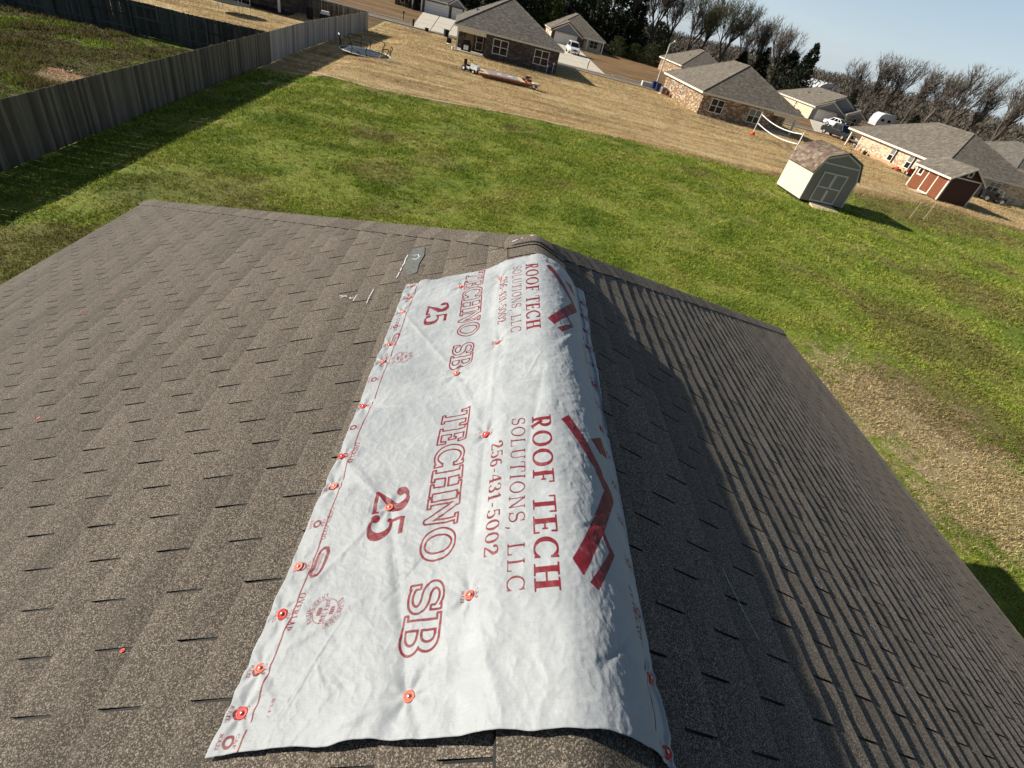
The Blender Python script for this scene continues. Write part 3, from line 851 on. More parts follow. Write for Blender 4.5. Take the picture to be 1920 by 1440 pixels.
# a slab-serif alphabet in strokes: cap height 1, ('b', box) ('s', points, radii)
def glyph(ch, st, th):
    """st stem width, th hairline width -> (advance, primitives)"""
    P = []; h, q = st / 2, th / 2; sf = st * .42 + .03
    def stem(x, y0=0, y1=1, ser='tb', half=None):
        P.append(('b', x - h, y0, x + h, y1))
        for e in ser:
            yy = y1 - th if e == 't' else y0
            l, r = (sf, sf)
            if half == 'r': l = sf; r = 0
            P.append(('b', x - h - l, yy, x + h + r, yy + th))
    def hair(x): P.append(('b', x - q, 0, x + q, 1)); P.append(('b', x - q - sf, 1 - th, x + q + sf, 1)); P.append(('b', x - q - sf, 0, x + q + sf, th))
    def arc(cx, cy, rx, ry, a0, a1, ri=None, n=22):
        a = np.radians(np.linspace(a0, a1, n))
        P.append(('s', [(cx + rx * math.cos(t), cy + ry * math.sin(t)) for t in a], [q + (h - q) * abs(math.cos(t)) ** 1.6 for t in a] if ri is None else list(np.interp(np.linspace(0, 1, n), np.linspace(0, 1, len(ri)), ri))))
    def seg(x0, y0, x1, y1, r0, r1=None): P.append(('s', [(x0, y0), (x1, y1)], [r0, r0 if r1 is None else r1]))
    x0 = h + sf
    if ch == 'I': stem(x0); w = 2 * x0
    elif ch in 'RPB':
        stem(x0); bw = .42
        ry = .26 - q if ch != 'B' else .24 - q
        P.append(('b', x0, 1 - th, x0 + bw * .5, 1)); P.append(('b', x0, 1 - 2 * ry - 2 * th, x0 + bw * .5, 1 - 2 * ry - th))
        arc(x0 + bw * .5, 1 - ry - th, bw * .5, ry + q, -90, 90)
        w = x0 + bw + h + .02
        if ch == 'R': seg(x0 + bw * .45, .46, x0 + bw * .95, .05, h * .9, h); P.append(('b', x0 + bw * .75, 0, x0 + bw + h + sf * .6, th)); w += sf * .6
        if ch == 'B': P.append(('b', x0, 0, x0 + bw * .55, th)); arc(x0 + bw * .55, .26, bw * .55, .26 - q, -90, 90); w += .03
    elif ch in 'OQ0':
        rx = .36 if ch != '0' else .25; c = rx + h
        arc(c, .5, rx, .5 - q, 0, 360, n=40); w = 2 * c
    elif ch in 'CG':
        c = .36 + h; arc(c, .5, .36, .5 - q, 48, 312, n=34); P.append(('b', c + .24, .68, c + .24 + th * 1.2, 1.0)); w = 2 * c - h + .02
        if ch == 'G': P.append(('b', c + .20, 0.05, c + .20 + st, .45)); P.append(('b', c + .05, .45 - th, c + .20 + st + sf, .45)); w += .04
        else: P.append(('b', c + .24, 0.02, c + .24 + th, .28))
    elif ch == 'D':
        stem(x0); bw = .52; P.append(('b', x0, 1 - th, x0 + bw * .4, 1)); P.append(('b', x0, 0, x0 + bw * .4, th)); arc(x0 + bw * .4, .5, bw * .6, .5 - q, -90, 90, n=30); w = x0 + bw + h + .02
    elif ch in 'FEL':
        stem(x0, ser='tb'); e = x0 + .46
        if ch != 'L': P.append(('b', x0, 1 - th, e, 1)); P.append(('b', e - th, .74, e, 1)); P.append(('b', x0, .5 - q, e - .12, .5 + q)); P.append(('b', e - .12 - th, .38, e - .12, .62))
        if ch != 'F': P.append(('b', x0, 0, e + .03, th)); P.append(('b', e + .03 - th, 0, e + .03, .27))
        w = e + .05
    elif ch == 'T':
        c = .38; stem(c, ser='b'); P.append(('b', 0, 1 - th, 2 * c, 1)); P.append(('b', 0, .70, th, 1)); P.append(('b', 2 * c - th, .70, 2 * c, 1)); w = 2 * c
    elif ch == 'H': x1 = x0 + .50; stem(x0); stem(x1); P.append(('b', x0, .5 - q, x1, .5 + q)); w = x1 + x0
    elif ch == 'N': 
        xa = q + sf; x1 = xa + .58; hair(xa); P.append(('b', x1 - q, 0, x1 + q, 1)); P.append(('b', x1 - q - sf, 1 - th, x1 + q + sf, 1)); seg(xa + h * .6, 1 - h * .8, x1 - q * .6, h * .5, h * .85); w = x1 + xa
    elif ch == 'U':
        x1 = x0 + .50; P.append(('b', x0 - h, .3, x0 + h, 1)); P.append(('b', x0 - h - sf, 1 - th, x0 + h + sf, 1)); P.append(('b', x1 - q, .3, x1 + q, 1)); P.append(('b', x1 - q - sf, 1 - th, x1 + q + sf, 1))
        arc((x0 + x1) / 2, .3, (x1 - x0) / 2, .3 - q, 180, 360, ri=[h, q, q]); w = x1 + x0
    elif ch == 'A': 
        seg(.10, .03, .40, .97, q); seg(.40, .97 - h * .4, .72, .05, h); P.append(('b', .22, .30, .62, .30 + th)); P.append(('b', 0, 0, .22, th)); P.append(('b', .56, 0, .86, th)); w = .86
    elif ch == 'V': seg(.12, .97, .42, .06, h); seg(.42, .06, .72, .97, q); P.append(('b', 0, 1 - th, .26, 1)); P.append(('b', .60, 1 - th, .84, 1)); w = .84
    elif ch == 'W': seg(.10, .97, .32, .06, h); seg(.32, .06, .52, .95, q); seg(.52, .95, .74, .06, h); seg(.74, .06, .95, .97, q); P.append(('b', 0, 1 - th, .2, 1)); P.append(('b', .85, 1 - th, 1.05, 1)); w = 1.05
    elif ch == 'K': stem(x0); seg(x0, .42, x0 + .42, .96, q); seg(x0 + .14, .58, x0 + .48, .04, h); P.append(('b', x0 + .34, 0, x0 + .62, th)); P.append(('b', x0 + .28, 1 - th, x0 + .54, 1)); w = x0 + .62
    elif ch == 'S':
        c = .27 + h * .6; lo = [q, q, h * .9, h * 1.05]
        arc(c, .735, .25, .265 - q, 32, 270, ri=[q, q, h * .9, h * 1.0]); arc(c, .5 - (.265 - q) + (.735 - .265 + q - .5) , .27, .265 - q, 90, -148, ri=[h * 1.0, h * .9, q, q])
        P.append(('b', c + .20, .70, c + .20 + th, .98)); P.append(('b', c - .27, .03, c - .27 + th, .32)); w = 2 * c
    elif ch == '2':
        arc(.28, .72, .22, .28 - q, 165, -20, ri=[h * .8, q, h, h]); seg(.47, .62, .08, .09, h, q); P.append(('b', .03, 0, .56, th * 1.5)); P.append(('b', .53, 0, .53 + th, .22)); P.append(('s', [(.09, .74), (.10, .74)], [h, h])); w = .60
    elif ch == '5':
        P.append(('b', .10, 1 - th * 1.7, .50, 1)); P.append(('b', .10, .50, .10 + th, 1)); arc(.26, .33, .24, .33 - q, 130, -140, ri=[q, q, h, h, q, q]); P.append(('s', [(.07, .16), (.08, .16)], [h * .9, h * .9])); w = .58
    elif ch == '6': arc(.29, .30, .21, .30 - q, 0, 360, n=30); arc(.42, .42, .34, .56 - q, 178, 100, ri=[h, h, q]); P.append(('s', [(.44, .90), (.45, .90)], [h * .8, h * .8])); w = .58
    elif ch == '4': seg(.40, .96, .05, .32, q); P.append(('b', .03, .26, .60, .26 + th * 1.2)); P.append(('b', .36, 0, .36 + st, .98)); P.append(('b', .26, 0, .46 + st, th)); w = .64
    elif ch == '3': arc(.24, .75, .20, .25 - q, 150, -90, ri=[q, q, h, q]); arc(.24, .26, .24, .26 - q, 90, -150, ri=[q, h, h, q, q]); P.append(('s', [(.07, .80), (.08, .80)], [h * .8, h * .8])); P.append(('s', [(.06, .16), (.07, .16)], [h * .85, h * .85])); w = .56
    elif ch == '1': stem(.26, ser='b'); seg(.06, .80, .24, .95, q); w = .50
    elif ch == '7': P.append(('b', .02, 1 - th * 1.6, .54, 1)); seg(.50, .95, .22, .04, q, h); w = .56
    elif ch == '8': arc(.28, .76, .19, .24 - q, 0, 360, n=26); arc(.28, .27, .23, .27 - q, 0, 360, n=26); w = .57
    elif ch == '-': P.append(('b', .04, .34, .34, .34 + max(th * 1.4, .09))); w = .38
    elif ch == ',': P.append(('s', [(.12, .06), (.13, .02), (.06, -.16)], [h * .9, h * .8, q])); w = .26
    elif ch == '.': P.append(('s', [(.12, .07), (.13, .07)], [h * .8, h * .8])); w = .24
    else: w = .38
    return w, P

def text(s, s_start, w_base, length, height, direction=-1, st=.19, th=.055, gap=.09, outline=None, slant=0.0, skew=0.0):
    """lettering along s; direction -1 reads towards the near edge with its head to the right"""
    gl = []; x = 0
    for ch in s:
        w, P = glyph(ch, st, th); gl.append((x, w, P)); x += w + gap
    tot = x - gap; kx = length / tot; ky = height; kr = math.sqrt(kx * ky)
    for (gx, gw, P) in gl:
        cs = s_start + direction * (gx + gw / 2) * kx
        cw = w_base - direction * height / 2 + skew * (gx / tot)
        rad = max(gw * kx, height) * .75 + .012
        def sdf(S, Wv, P=P, gx=gx):
            X = (S - s_start) * direction - gx * kx; Y = (Wv - w_base - skew * (gx / tot)) * (-direction)
            X = X - slant * Y
            d = np.full(S.shape, 9.0)
            for p in P:
                if p[0] == 'b': d = np.minimum(d, boxd(X, Y, p[1] * kx, p[2] * ky, p[3] * kx, p[4] * ky))
                else: d = np.minimum(d, capsule(X, Y, [(a * kx, b * ky) for a, b in p[1]], [r * kr for r in p[2]]))
            return d if outline is None else np.abs(d - outline * .4) - outline
        put(sdf, cs, cw, rad)
def fill(P, outline=None):
    P = np.array(P); c = P.mean(0); r = np.abs(P - c).max() + .01
    put(lambda S, Wv: polyd(S, Wv, P) if outline is None else np.abs(polyd(S, Wv, P)) - outline, c[0], c[1], r)
def line(pts, r):
    P = np.array(pts); c = P.mean(0); rad = np.abs(P - c).max() + .02
    put(lambda S, Wv: capsule(S, Wv, pts, [r] * len(pts)), c[0], c[1], rad)
def circ(cs, cw, r0, half): put(lambda S, Wv: np.abs(np.hypot(S - cs, Wv - cw) - r0) - half, cs, cw, r0 + .02)
def ring_text(s, cs, cw, r, a0, a1, h):
    """small capitals round a circle; angles measured from +w towards -s"""
    tot = sum(glyph(c, .2, .09)[0] + .1 for c in s); a = a0; k = (a1 - a0) / tot
    for c in s:
        w, P = glyph(c, .2, .09); am = a + (w / 2) * k
        ca, sa = math.cos(am), math.sin(am)
        ps, pw = cs - r * sa, cw + r * ca
        def sdf(S, Wv, P=P, w=w):
            ds, dw = S - ps, Wv - pw
            Y = (-ds * sa + dw * ca) * (1 if k > 0 else 1); X = (-ds * ca - dw * sa)
            sx = abs(k) * r; X = X + w / 2 * sx; Y = Y + h / 2
            d = np.full(S.shape, 9.0)
            for p in P:
                if p[0] == 'b': d = np.minimum(d, boxd(X, Y, p[1] * sx, p[2] * h, p[3] * sx, p[4] * h))
                else: d = np.minimum(d, capsule(X, Y, [(u * sx, v * h) for u, v in p[1]], [q * h * .8 for q in p[2]]))
            return d
        put(sdf, ps, pw, h * 1.1)
        a += (w + .1) * k

REP = 1.133
for i, o in enumerate((0.0, REP)):
    text('ROOF TECH', 1.216 + o, -.072, .606, .060, st=.21, th=.075, gap=.10, skew=-.010)
    text('SOLUTIONS, LLC', 1.213 + o, -.138, .597, .045, st=.12, th=.07, gap=.20, skew=-.010)
    text('256-431-5002', 1.121 + o, -.204, .400, .040, st=.18, th=.07, gap=.10, skew=-.006)
    oo = o if i == 0 else 1.105
    text('TECHNO', 1.357 + oo, -.402, .605, .098, st=.185, th=.085, gap=.07, outline=.0032, skew=0)
    text('SB', .694 + oo, -.412, .180, .092, st=.185, th=.085, gap=.06, outline=.0032)
    o2 = o if i == 0 else 1.16
    text('25', 1.026 + o2, -.580, .180, .112, st=.22, th=.075, gap=.05, slant=0)
    fill([(1.203 + o, .022), (1.237 + o, .052), (1.010 + o, .218), (.978 + o, .226), (.958 + o, .214), (.690 + o, .012), (.655 + o, .036), (.700 + o, .062), (.948 + o, .188), (.985 + o, .176)])
    fill([(.958 + o, .214), (.985 + o, .172), (.693 + o, .010), (.656 + o, .034)])
    fill([(1.177 + o, .140), (1.240 + o, .212), (1.165 + o, .245), (1.146 + o, .186)])
    fill([(.815 + o, .108), (.822 + o, .118), (.760 + o, .162), (.628 + o, .074), (.642 + o, .050), (.755 + o, .136)])
    # left margin: emblem, pill, overlap words
    e = o if i == 0 else 1.117
    ES, EW = .650 + e, -.637
    circ(ES, EW, .034, .0011)
    ring_text('WALKING SURFACE', ES, EW, .044, math.radians(-42), math.radians(84), .014)
    ring_text('WALKING SURFACE', ES, EW, .044, math.radians(138), math.radians(264), .014)
    text('AQUA TRAK', ES + .031, EW - .0075, .062, .015, st=.24, th=.15)
    for dw in (.019, -.017):
        for j, (rr, l) in enumerate(((.0046, -.010), (.0056, -.005), (.0056, 0), (.005, .005), (.0042, .010))):
            line([(ES + l, EW + dw - rr), (ES + l, EW + dw + rr)], .0017)
    P = [(.845 + o, -.692), (.848 + o, -.705), (.838 + o, -.713), (.768 + o, -.722), (.757 + o, -.714), (.760 + o, -.698), (.770 + o, -.694), (.832 + o, -.686)]
    fill(P, .0042); 
    c = np.mean(P, 0); fill([tuple(c + (np.array(p) - c) * np.array([.86, .72])) for p in P], .0009)
    line([(c[0] + .026, c[1] + .002), (c[0] - .026, c[1] - .004)], .0013); line([(c[0] + .026, c[1] - .003), (c[0] - .026, c[1] - .009)], .0009)
    text('OVERLAP', .710 + e, -.729, .104, .0185, st=.22, th=.13, gap=.10, skew=-.004)
    text('OVERLAP', 1.266 + e, -.716, .104, .0185, st=.22, th=.13, gap=.10, skew=-.004)
    text('CCRR-0320', .988 + o, -.727, .112, .0165, st=.19, th=.12, gap=.09)
    text('OVERLAP', .574 + o, .246, .135, .022, direction=1, st=.22, th=.12, gap=.10, skew=-.006)
text('8347', .452, -.700, .040, .008, st=.18, th=.10)
LL = [(2.512, -.676), (2.24, -.682), (1.929, -.689), (1.70, -.697), (1.515, -.705)]
line(LL, .0022)
line([(1.492, -.706), (1.312, -.716), (1.06, -.719), (.848, -.725), (.588, -.734), (.411, -.738)], .0024)
line([(.393, -.740), (.350, -.742)], .0024)
RL = [(2.46, .285), (2.10, .268), (1.75, .252), (1.40, .240)]
line([(.640, .258), (.575, .246), (.511, .238), (.445, .228), (.382, .224)], .0024); line([(.370, .232), (.335, .232)], .0022)
line(RL, .0016)
RINGS = [(.374, -.775), (.431, -.780), (.520, -.772), (.655, -.762), (.795, -.757), (.934, -.754), (1.080, -.750), (1.215, -.746), (1.351, -.747), (1.48, -.741), (1.639, -.735), (1.769, -.728), (1.907, -.724), (2.05, -.722), (2.18, -.716), (2.34, -.710), (2.475, -.714)]
RINGR = [(1.332 + .143 * i, .262 + .0085 * i) for i in range(8)] + [(.355, .272), (.498, .262), (.65, .262), (.79, .262), (.93, .262), (1.07, .262), (1.2, .262)]
RINGM = [(.638, -.246), (1.183, -.229), (1.726, -.205)]
for (s_, w_) in RINGS + RINGR + RINGM:
    circ(s_, w_, .0105, .0032)
    text('CAP', s_ + .014, w_ + .0150, .028, .0095, st=.24, th=.16); text('NAIL', s_ + .017, w_ - .0260, .034, .0095, st=.24, th=.16)

# nails that hold the sheet: (s, w, red tint 0..1, tilt)
NAILS = [(.431, -.772), (.523, -.766), (.659, -.766), (.798, -.770), (1.082, -.745), (1.215, -.756), (1.48, -.744), (1.769, -.726), (1.907, -.726), (2.183, -.714), (2.339, -.703), (2.475, -.715),
         (.431, -.372), (.638, -.246), (.96, -.529), (1.183, -.229), (1.59, -.379), (1.726, -.205), (2.276, -.201), (2.331, -.422),
         (.498, .267), (.356, .280), (2.335, .326), (2.196, .313), (2.05, .301), (1.905, .293), (1.613, .272), (1.332, .251)]

# cloth relief
X = w2x(WG)
slope_ang = -np.sign(X) * np.arctan(TT) * np.minimum(1, np.abs(X) / .05)
H = np.zeros(SG.shape)
H += .0060 * fbm(SG * 2.6, WG * 3.0, 3, 21) * ss(0, .10, TA) * ss(0, .06, 1 - TA)
rdg = 1 - np.abs(fbm(SG * 5.5 + WG * 4, WG * 8 - SG * 2, 3, 31)); H += .0034 * np.maximum(0, rdg - .45)
rdg2 = 1 - np.abs(fbm(SG * 17 - WG * 9, WG * 15, 3, 35)); H += .0014 * np.maximum(0, rdg2 - .42)
RIGHT = ss(.02, .10, X)
H *= 1 - .45 * RIGHT
H += .0006 * fbm(SG * 46, WG * 40, 3, 41)
def crease(a, c, amp, wd):
    dx, dy = c[0] - a[0], c[1] - a[1]; l2 = dx * dx + dy * dy
    t = ((SG - a[0]) * dx + (WG - a[1]) * dy) / l2; tc = np.clip(t, 0, 1)
    d = np.hypot(SG - a[0] - tc * dx, WG - a[1] - tc * dy) + .006 * noise2(SG * 9, WG * 9, int(a[0] * 100))
    return amp * np.exp(-(d / wd) ** 2) * np.sin(np.pi * np.clip(t, 0.02, .98)) ** .5
_cr = np.random.default_rng(5)
for (a, c) in (((.431, -.372), (.96, -.529)), ((.638, -.246), (1.183, -.229)), ((1.183, -.229), (1.726, -.205)), ((1.59, -.379), (1.183, -.229)), ((1.59, -.379), (2.183, -.714)), ((.96, -.529), (.659, -.766)), ((.96, -.529), (1.215, -.756)), ((.36, -.15), (.638, -.246)), ((.37, -.55), (.431, -.372)), ((2.276, -.201), (1.726, -.205)), ((2.35, -.6), (2.48, -.2)), ((.523, -.766), (.70, -.50)), ((1.48, -.744), (1.40, -.40)), ((1.0, -.10), (1.5, -.02)), ((.45, .05), (.60, .22)), ((.85, .10), (1.15, .24)), ((1.6, .02), (1.95, .22))):
    H += crease(a, c, .0042 * (1 if _cr.random() < .6 else -1), .013)
for _ in range(46):
    a = (_cr.uniform(.4, 2.45), _cr.uniform(-.72, .20)); an = _cr.uniform(0, 6.28); l = _cr.uniform(.06, .28)
    H += crease(a, (a[0] + l * math.cos(an), a[1] + l * math.sin(an)), _cr.choice((-1, 1)) * _cr.uniform(.0008, .0022), _cr.uniform(.004, .010))
rdg3 = 1 - np.abs(fbm(SG * 34 + WG * 22, WG * 30 - SG * 8, 2, 44)); H += .0014 * np.maximum(0, rdg3 - .4)
cre = np.abs(np.sin((SG * 34 + 1.3 * fbm(SG * 4, WG * 3, 2, 47) + WG * 10)))          # crepe along the warm side of the ridge
H += .0014 * (cre - .5) * ss(-.02, .10, X) * (1 - ss(.20, .27, X)) * (0.4 + .6 * ss(.9, 1.8, SG) + .3 * noise2(SG * 4, WG * 6, 5))
# long fold down beside the vent
fold = np.exp(-((X + .205 + .02 * noise2(SG * 3, SG * 0, 8)) / .022) ** 2); H += -.010 * fold * (.6 + .4 * noise2(SG * 4, SG * 0 + 7, 3))
for (s_, w_) in NAILS:
    r = np.hypot(SG - s_, WG - w_); th_ = np.arctan2(WG - w_, SG - s_)
    H += (-.007 * np.exp(-(r / .035) ** 2)) + .0030 * np.sin(th_ * 6 + 3 * noise2(SG * 5, WG * 5, 9)) * np.exp(-(r / .085) ** 2) * ss(.008, .03, r)
# lifted hems
H += .016 * (1 - ss(0, .09, TA)) * np.exp(-((WG + .40) / .17) ** 2) * (1 + .5 * noise2(WG * 18, WG * 0, 4))
H += .012 * (1 - ss(0, .05, 1 - TA)) * np.clip(noise2(WG * 14, WG * 0, 6), 0, 1)
H += .006 * (1 - ss(0, .05, 1 - TB)) * np.clip(fbm(SG * 5, SG * 0 + 2, 3, 12), 0, 1)
base_h = prof(X)
nx, nz = -np.sin(slope_ang), np.cos(slope_ang)
H = np.maximum(H, -.004 - (base_h - (-TT * np.abs(X))) * .5 + .004)
PX = X + H * nx; PZ = RIDGE + base_h + .002 + H * nz; PY = SG
PZ = np.where(np.abs(PX) > .17, np.maximum(PZ, RIDGE - TT * np.abs(PX) + .0135), PZ)
V = np.stack([PX.ravel(), PY.ravel(), PZ.ravel()], 1)
idx = np.arange(NS * NW).reshape(NS, NW)
F = np.stack([idx[:-1, :-1].ravel(), idx[1:, :-1].ravel(), idx[1:, 1:].ravel(), idx[:-1, 1:].ravel()], 1)[:, ::-1]
k = NT('underlayment_cloth')
ink = k.attr('ink')
p = k.pos()
n1 = k.noise(p, 5.0, 6, .7, .6); n2 = k.noise(p, 70.0, 3, .7)
base = k.ramp(n1, (.28, (.37, .396, .410)), (.5, (.465, .490, .503)), (.72, (.56, .582, .590)))
base = k.mix(k.ramp(n2, (.35, .0), (.7, .30)), base, (.39, .42, .435))
fib = k.n('ShaderNodeTexNoise', i_Vector=k.scale(p, (26, 420, 26)), i_Scale=1.0, i_Detail=3.0).outputs[0]
base = k.mix(k.ramp(fib, (.45, .0), (.75, .22)), base, (.33, .36, .375))
dirt = k.noise(p, 9.0, 6, .72, 1.2)
base = k.mix(k.ramp(dirt, (.60, .0), (.78, .45)), base, (.36, .345, .31))
wear = k.ramp(k.noise(p, 38.0, 5, .75), (.30, .50), (.46, 1.0))
f = k.ramp(k.math('MULTIPLY_ADD', ink, 320.0, .5), (.25, 1.0), (.75, 0.0))
red = k.mix(k.noise(p, 14.0, 4, .6), (.165, .008, .018), (.28, .024, .034))
k.color(k.mix(k.math('MULTIPLY', f, k.math('MULTIPLY_ADD', wear, .42, .58)), base, red))
k.rough(k.ramp(n1, (.3, .46), (.7, .62))); k.p.inputs['Specular IOR Level'].default_value = .35
k.p.inputs['Diffuse Roughness'].default_value = .7
k.bump(k.math('ADD', k.noise(p, 120.0, 4, .7), k.math('MULTIPLY', fib, .6)), .0016, .55)
M['cloth'] = k.m
me = np_mesh('underlayment', V, F, M['cloth'], True, {'ink': np.clip(INK, -.01, .01)})
sheet_o = link('underlayment', me)
md = sheet_o.modifiers.new('thickness', 'SOLIDIFY'); md.thickness = .0012; md.offset = -1
tag(sheet_o, 'wrinkled white roofing underlayment with red print, nailed over the ridge', 'underlayment')

# plastic cap nails
def sheet_at(s_, w_):
    d = (SG - s_) ** 2 + (WG - w_) ** 2; i = np.unravel_index(np.argmin(d), d.shape)
    a = i[0], i[1]
    P = Vector((PX[a], PY[a], PZ[a])); sl = float(slope_ang[a])
    return P, Vector((-math.sin(sl), 0, math.cos(sl)))
def cap_mat(name, c):
    k = NT(name); k.color(k.mix(k.noise(k.pos(), 60.0, 3), tuple(x * .8 for x in c), c)); k.rough(.55); k.p.inputs['Specular IOR Level'].default_value = .5
    k.p.inputs['Subsurface Weight'].default_value = .15; k.p.inputs['Subsurface Radius'].default_value = (.01, .004, .003)
    return k.m
M['capred'] = cap_mat('red_cap', (.62, .035, .025)); M['capor'] = cap_mat('sun_bleached_cap', (.62, .15, .09))
def cap_mesh(mat):
    b = MB()
    b.lathe([(.0128, 0), (.0135, .0016), (.0128, .0030), (.0100, .0034), (.0086, .0026), (.0055, .0026), (.0042, .0044), (.0001, .0046)], n=20)
    return b.mesh('cap_nail', mat)
cm = [cap_mesh(M['capred']), cap_mesh(M['capor'])]
b = MB(); b.lathe([(.0034, .0044), (.0036, .0056), (.0030, .0064), (.0001, .0066)], n=10)
hm = b.mesh('nail_head', M['chrome'])
for i, (s_, w_) in enumerate(NAILS):
    P, N = sheet_at(s_, w_)
    r = random.Random(i)
    bleached = w_ < -.2 and r.random() < .6
    o = link('cap_nail', cm[1 if bleached else 0], sheet_o)
    tl = Vector((r.uniform(-.26, .26), r.uniform(-.26, .26), 0))
    q_ = (N + tl).to_track_quat('Z', 'Y')
    o.rotation_euler = q_.to_euler(); o.location = P + N * .0008
    h_ = link('nail_head', hm, o)
# stray caps lying loose on the left slope
for i, (u, s_, lab) in enumerate(((1.195, .614, 'loose red nail cap caught in a shingle slot near the lower left'), (2.575, 1.875, 'loose red nail cap lying flat on shingles at the left edge'), (3.422, 3.264, 'small red cap lying far down the left roof slope'), (3.079, 3.305, 'tiny pale red cap on the left slope nearest the hip corner'))):
    o = link('loose_cap', cm[0] if i != 3 else cm[1])
    P = Vector(on_slope(-1, u, s_, .0075 if i else .004)); o.location = P
    o.scale = (.5,) * 3 if i == 0 else (.7,) * 3
    o.rotation_euler = Vector((-ST + .12 * (i == 0), .1 if i == 0 else 0, CT)).to_track_quat('Z', 'Y').to_euler()
    tag(o, lab, 'nail cap', 'loose nail caps on the shingles')

# ------------------------------------------------------------------ wooden fences
def picket_mesh(h, seed, mat, w=.138):
    r = random.Random(seed); b = MB()
    t = .016; j = lambda a: r.uniform(-a, a)
    x0, x1 = -w / 2 + j(.004), w / 2 + j(.004)
    hl, hr = h + j(.012), h + j(.012)
    cup = r.uniform(.0, .005); 
    pts = [(x0, 0), (0, cup), (x1, 0)]
    front = []
    for z, dx in ((0, 0), (h * .5, j(.006)), (None, j(.004))):
        for i, (x, y) in enumerate(pts):
            zz = (hl, max(hl, hr), hr)[i] if z is None else z
            front.append((x + dx, y, zz))
    back = [(x, y + t, z) for x, y, z in front]
    n = len(front); vs = front + back; fs = []
    for row in range(2):
        for c in range(2):
            a = row * 3 + c
            fs.append((a, a + 1, a + 4, a + 3)); fs.append((n + a, n + a + 3, n + a + 4, n + a + 1))
        fs.append((row * 3, row * 3 + 3, n + row * 3 + 3, n + row * 3)); fs.append((row * 3 + 2, n + row * 3 + 2, n + row * 3 + 5, row * 3 + 5))
    fs += [(6, 7, n + 7, n + 6), (7, 8, n + 8, n + 7)]
    b.add(vs, fs)
    return b.mesh('picket', mat)

def fence(label, pts, h, mat, side=1, step=.146, posts=2.44, limit=300, group=None, rails=True, wave=.03, seed=0):
    """pickets stand on the +side of the line (left of travel = +1); posts and rails on the other side"""
    o0 = pts[0]
    root = thing('wooden_fence', label, 'fence', (o0[0], o0[1], zgf(*o0)), 0, group)
    meshes = [picket_mesh(h, seed * 50 + i, mat) for i in range(7)]
    r = random.Random(seed)
    D = [0.0]
    for a, c in zip(pts[:-1], pts[1:]): D.append(D[-1] + math.hypot(c[0] - a[0], c[1] - a[1]))
    def at(d):
        x = float(np.interp(d, D, [p[0] for p in pts])); y = float(np.interp(d, D, [p[1] for p in pts]))
        i = min(len(D) - 2, max(0, int(np.searchsorted(D, d, side='right')) - 1))
        ang = math.atan2(pts[i + 1][1] - pts[i][1], pts[i + 1][0] - pts[i][0])
        return x, y, ang
    def loc(x, y, z): return (x - o0[0], y - o0[1], z - zgf(*o0))
    n = int(D[-1] / step); extra = MB()
    for i in range(n):
        d = (i + .5) * step
        x, y, ang = at(d)
        z = zgf(x, y) - .02 + max(0, wave * float(noise2(d * .22, 3.0, seed))) + r.uniform(-.012, .012)
        nx, ny = -math.sin(ang) * side * .03, math.cos(ang) * side * .03
        me = meshes[r.randrange(7)]
        rz = ang + (0 if side < 0 else math.pi) + r.uniform(-.02, .02)
        tilt = r.uniform(-.008, .008)
        if i < limit:
            o = link('picket', me, root); o.location = loc(x + nx, y + ny, z); o.rotation_euler = (0, tilt, rz)
        else:
            mt = Matrix.Translation(loc(x + nx, y + ny, z)) @ Matrix.Rotation(rz, 4, 'Z')
            extra.add([mt @ v.co for v in me.vertices], [list(p.vertices) for p in me.polygons])
    if extra.v: tag(extra.build('pickets', mat, root), kind='stuff')
    if rails:
        pm = MB(); pm.box(-.045, -.045, -.3, .045, .045, h - .02); pm = pm.mesh('fence_post', mat)
        k = int(D[-1] / posts)
        for i in range(k + 1):
            x, y, ang = at(min(i * posts, D[-1] - .01))
            nx, ny = -math.sin(ang) * -side * .085, math.cos(ang) * -side * .085
            o = link('fence_post', pm, root); o.location = loc(x + nx, y + ny, zgf(x, y)); o.rotation_euler = (0, 0, ang)
            if i < k:
                x1, y1, _ = at(min((i + 1) * posts, D[-1] - .01))
                for zz in (.28, h * .52, h - .22):
                    b = MB(); ax, ay = -math.sin(ang) * -side, math.cos(ang) * -side
                    q = []
                    for (px, py) in ((x, y), (x1, y1)):
                        for off in (.0, .038):
                            for hz in (0, .085): q.append(loc(px + ax * off, py + ay * off, zgf(px, py) + zz + hz))
                    b.add(q, [(0, 1, 3, 2), (4, 6, 7, 5), (0, 4, 5, 1), (2, 3, 7, 6), (1, 5, 7, 3), (0, 2, 6, 4)])
                    b.build('rail', mat, root)
    return root
FG = 'weathered board fences round the back yards'
fence('long dark board fence along the left edge of the green lawn', [(fence_x(y), y) for y in (7.5, 15.6, 21.5, 24.9, 31.3, 36, 40.8)], 1.82, M['fence'], side=-1, seed=1, group=FG, step=.1448)
fence('paler grey board fence curving away behind the upturned trampoline', [(fence_x(y), y) for y in (40.72, 44, 48.1, 53, 58, 65, 72.7)], 1.82, M['fence_pale'], side=-1, seed=2, group=FG)
fence('dark fence showing posts and rails at the back of the muddy yard', [(-41.5, 38.0), (-29.2, 39.15), (-20.3, 39.95), (-16.05, 40.78)], 1.80, M['fence_dark'], side=1, posts=2.2, seed=3, step=.131, group=FG)
fence('far fence joining the grey fence end to the porch house', [(-23.2, 72.6), (-16.7, 72.75)], 1.80, M['fence'], side=1, posts=2.2, seed=4, group=FG)

